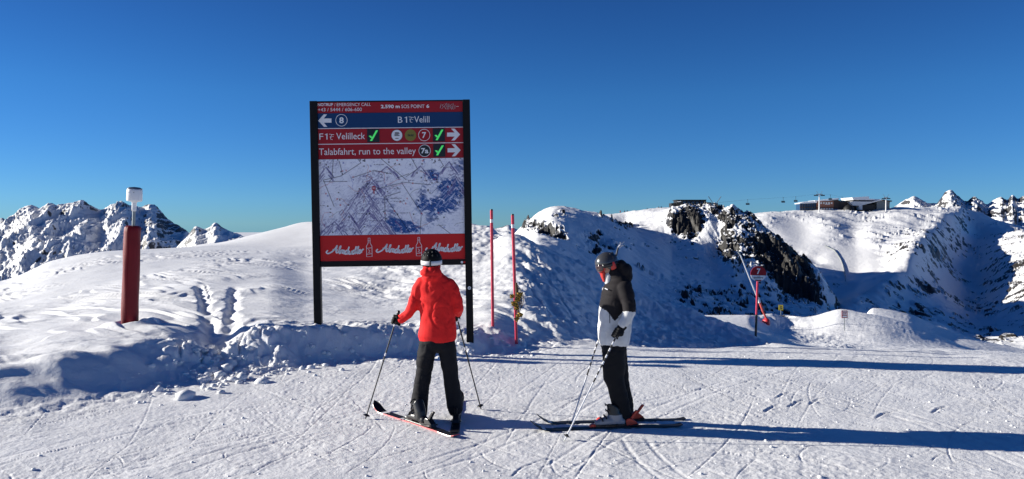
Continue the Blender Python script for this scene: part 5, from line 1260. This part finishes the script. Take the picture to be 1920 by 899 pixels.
# lift towers
def tower(px, py0, py1, Y0, label, arm=5.0):
    b = P(px,py1,Y0); hgt = (P(px,py0,Y0)-b).z; t = empty('lift_tower', b, label, 'lift tower')
    MB().tube([(0,0,-4),(0,0,hgt)], [.75,.5], 10).build('mast', M['conc'], t)
    MB().box(-arm,arm,-.35,.35,hgt-1.0,hgt-.3).build('cross_arm', M['steel'], t)
    for s_ in (-1,1):
        mb = MB(); mb.box(s_*arm-2.2,s_*arm+2.2,-.3,.3,hgt-2.2,hgt-1.5)
        for k in range(5): mb.box(s_*arm-2+k*.9,s_*arm-1.5+k*.9,-.2,.2,hgt-1.5,hgt-1.0)
        mb.build('roller_battery', M['nearblack'], t)
    for s_ in (-1,1): MB().tube([(s_*.8,0,hgt-.5),(s_*3.2,0,hgt+3.0)], .16, 6).build('maintenance_arm', M['steel'], t)
    return t
tower(1536,364,397,YB-30,'tall T shaped lift tower in front of the brown restaurant',3.6)
tower(1661,370,399,YB-20,'grey lift tower at the right end of the pale station',2.4)
YA = 385.0
tower(1340,380,394,YA,'small lift tower on the crag right of the black hut',1.6)
# chairlift chairs
def chair(px, py, Y0, label):
    b = P(px,py,Y0); t = empty('chairlift_chair', b, label, 'chairlift chair', 'chairs of the chairlift against the sky')
    MB().tube([(0,0,0),(0,0,-2.6),(.25,0,-3.4)], .14, 6).build('hanger', M['nearblack'], t)
    mb = MB(); mb.tube([(-1.9,-.2,-5.0),(-1.9,.1,-3.4),(1.9,.1,-3.4),(1.9,-.2,-5.0)], .12, 6); mb.build('seat_frame', M['nearblack'], t)
    MB().box(-1.8,1.8,-.7,.5,-5.3,-4.9).build('seat', M['glassd'], t); MB().box(-1.8,1.8,.3,.6,-5.0,-3.7).build('backrest', M['nearblack'], t)
    MB().box(-.25,.25,-.25,.25,-.25,.35).build('grip', M['nearblack'], t); return t
chs = [(1402,375,800,'leftmost chair of the chairlift, just right of the crag'),(1468.5,371,810,'chair of the chairlift, left one of the pair left of the restaurant'),(1492,369.5,815,'chair of the chairlift nearest left of the restaurant'),(1557,366,835,'chair of the chairlift above the restaurant roof'),(1579,370,840,'chair of the chairlift between restaurant and station')]
for a in chs: chair(*a)
cab = [P(1348,381,YA+5)]+[P(a,b,c) for a,b,c,_ in chs[:3]]+[P(1536,364,YB-30)]+[P(a,b,c) for a,b,c,_ in chs[3:]]+[P(1600,374,YB)]
cb = MB(); cb.tube([v+Vector((0,0,.2)) for v in cab], .045, 5); cbo = cb.build('lift_cable', M['nearblack']); tag(cbo, 'thin haul cable of the chairlift running left from the tower to the crag', 'cable')
# black hut on the crag
YH = 378.0; o_ = P(1295,387,YH); bh = empty('summit_hut', o_, 'long low black hut on top of the dark crag', 'building')
bld(1269,1324,375.5,387,YH,bh,o_,'wall',M['nearblack'],8); bld(1268,1325,374.8,375.8,YH-.4,bh,o_,'roof',M['nearblack'],9); bld(1259,1270,381.2,389,YH+.5,bh,o_,'annex',M['nearblack'],6)
bld(1270.5,1277,377.6,379.2,YH-.25,bh,o_,'sign_board',M['lit_win'],.2); bld(1324.5,1334,379.8,384,YH+1,bh,o_,'container',M['dwood'],4)
for i_ in range(5): bld(1281+i_*8,1286+i_*8,378.5,383.5,YH-.12,bh,o_,'window',M['glassd'],.2)
# distant skiers
def far_person(px, py, Y0, jcol, label):
    b = P(px,py,Y0); t = empty('person', b, label, 'person', 'tiny skiers on the far pistes')
    mb = MB(); ring_tube(mb, [(Vector((0,0,.95)),.20,.14),(Vector((0,0,1.2)),.22,.15),(Vector((0,0,1.45)),.20,.13)], 8); ring_tube(mb, [(Vector((.22,0,1.42)),.07,.07),(Vector((.32,-.15,1.05)),.06,.06)], 6); ring_tube(mb, [(Vector((-.22,0,1.42)),.07,.07),(Vector((-.32,-.15,1.05)),.06,.06)], 6); mb.build('jacket', jcol, t)
    mb = MB(); ring_tube(mb, [(Vector((.1,0,.9)),.11,.11),(Vector((.14,0,.05)),.08,.09)], 8); ring_tube(mb, [(Vector((-.1,0,.9)),.11,.11),(Vector((-.14,0,.05)),.08,.09)], 8); mb.build('trousers', M['nearblack'], t)
    mb = MB(); ellipsoid(mb, (0,0,1.66), (.12,.13,.14), 8, 6); mb.build('head', M['hblk'], t)
    mb = MB(); mb.box(-.2,-.1,-.8,.8,0,.03); mb.box(.1,.2,-.8,.8,0,.03); so = mb.build('skis', M['nearblack'], t); so['kind'] = 'stuff'
    return t
fp = [(1163,400.5,455,'gred','tiny skier in red on the lit ridge, left of the group of three'),(1171,400.5,455,'nearblack','tiny dark skier, middle of the three on the lit ridge'),(1176,400,456,'nearblack','tiny dark skier, right of the three on the lit ridge'),
      (1213.5,396,458,'nearblack','tiny lone dark skier on the lit ridge'),(1235,393,460,'nearblack','tiny dark skier near the black hut, left of two'),(1240,392.5,460,'glassd','tiny bluish skier near the black hut, right of two')]
for a,b,c,m_,l_ in fp: far_person(a,b,c,M[m_],l_)
fp = [(1444.5,399,840,'capw','tiny pale skier on the crest left of the restaurant'),(1463,398.5,842,'nearblack','tiny dark skier on the crest, left of two'),(1484,397.5,842,'nearblack','tiny dark skier on the crest nearest the terrace'),(1631,398,830,'capw','tiny pale skier standing in front of the lift station'),(1584,397.5,830,'nearblack','tiny dark skier in front of the black dome')]
for a,b,c,m_,l_ in fp: far_person(a,b,c,M[m_],l_)
# snow fence along the groomed slope
pf = [on(RB,a,b,330) for a,b in ((1548,463),(1556,466.5),(1564,471),(1570,478),(1576,487),(1580,498),(1583,509),(1585,520),(1585,529))]
fn_ = empty('snow_fence', pf[0], 'dark curved snow fence running down the sunlit groomed slope', 'fence')
for i_ in range(len(pf)-1):
    a = pf[i_]-pf[0]; b = pf[i_+1]-pf[0]
    mb = MB(); n3 = Vector((.12,0,0)); up = Vector((0,0,.7))
    mb.add([a-n3,a+n3,a+n3+up,a-n3+up,b-n3,b+n3,b+n3+up,b-n3+up],[(0,1,2,3),(4,7,6,5),(0,4,5,1),(1,5,6,2),(2,6,7,3),(3,7,4,0)]); mb.build('net', M['gpanel'], fn_)
    MB().tube([a-Vector((0,0,.5)),a+Vector((0,0,1.0))], .10, 6).build('post', M['nearblack'], fn_)
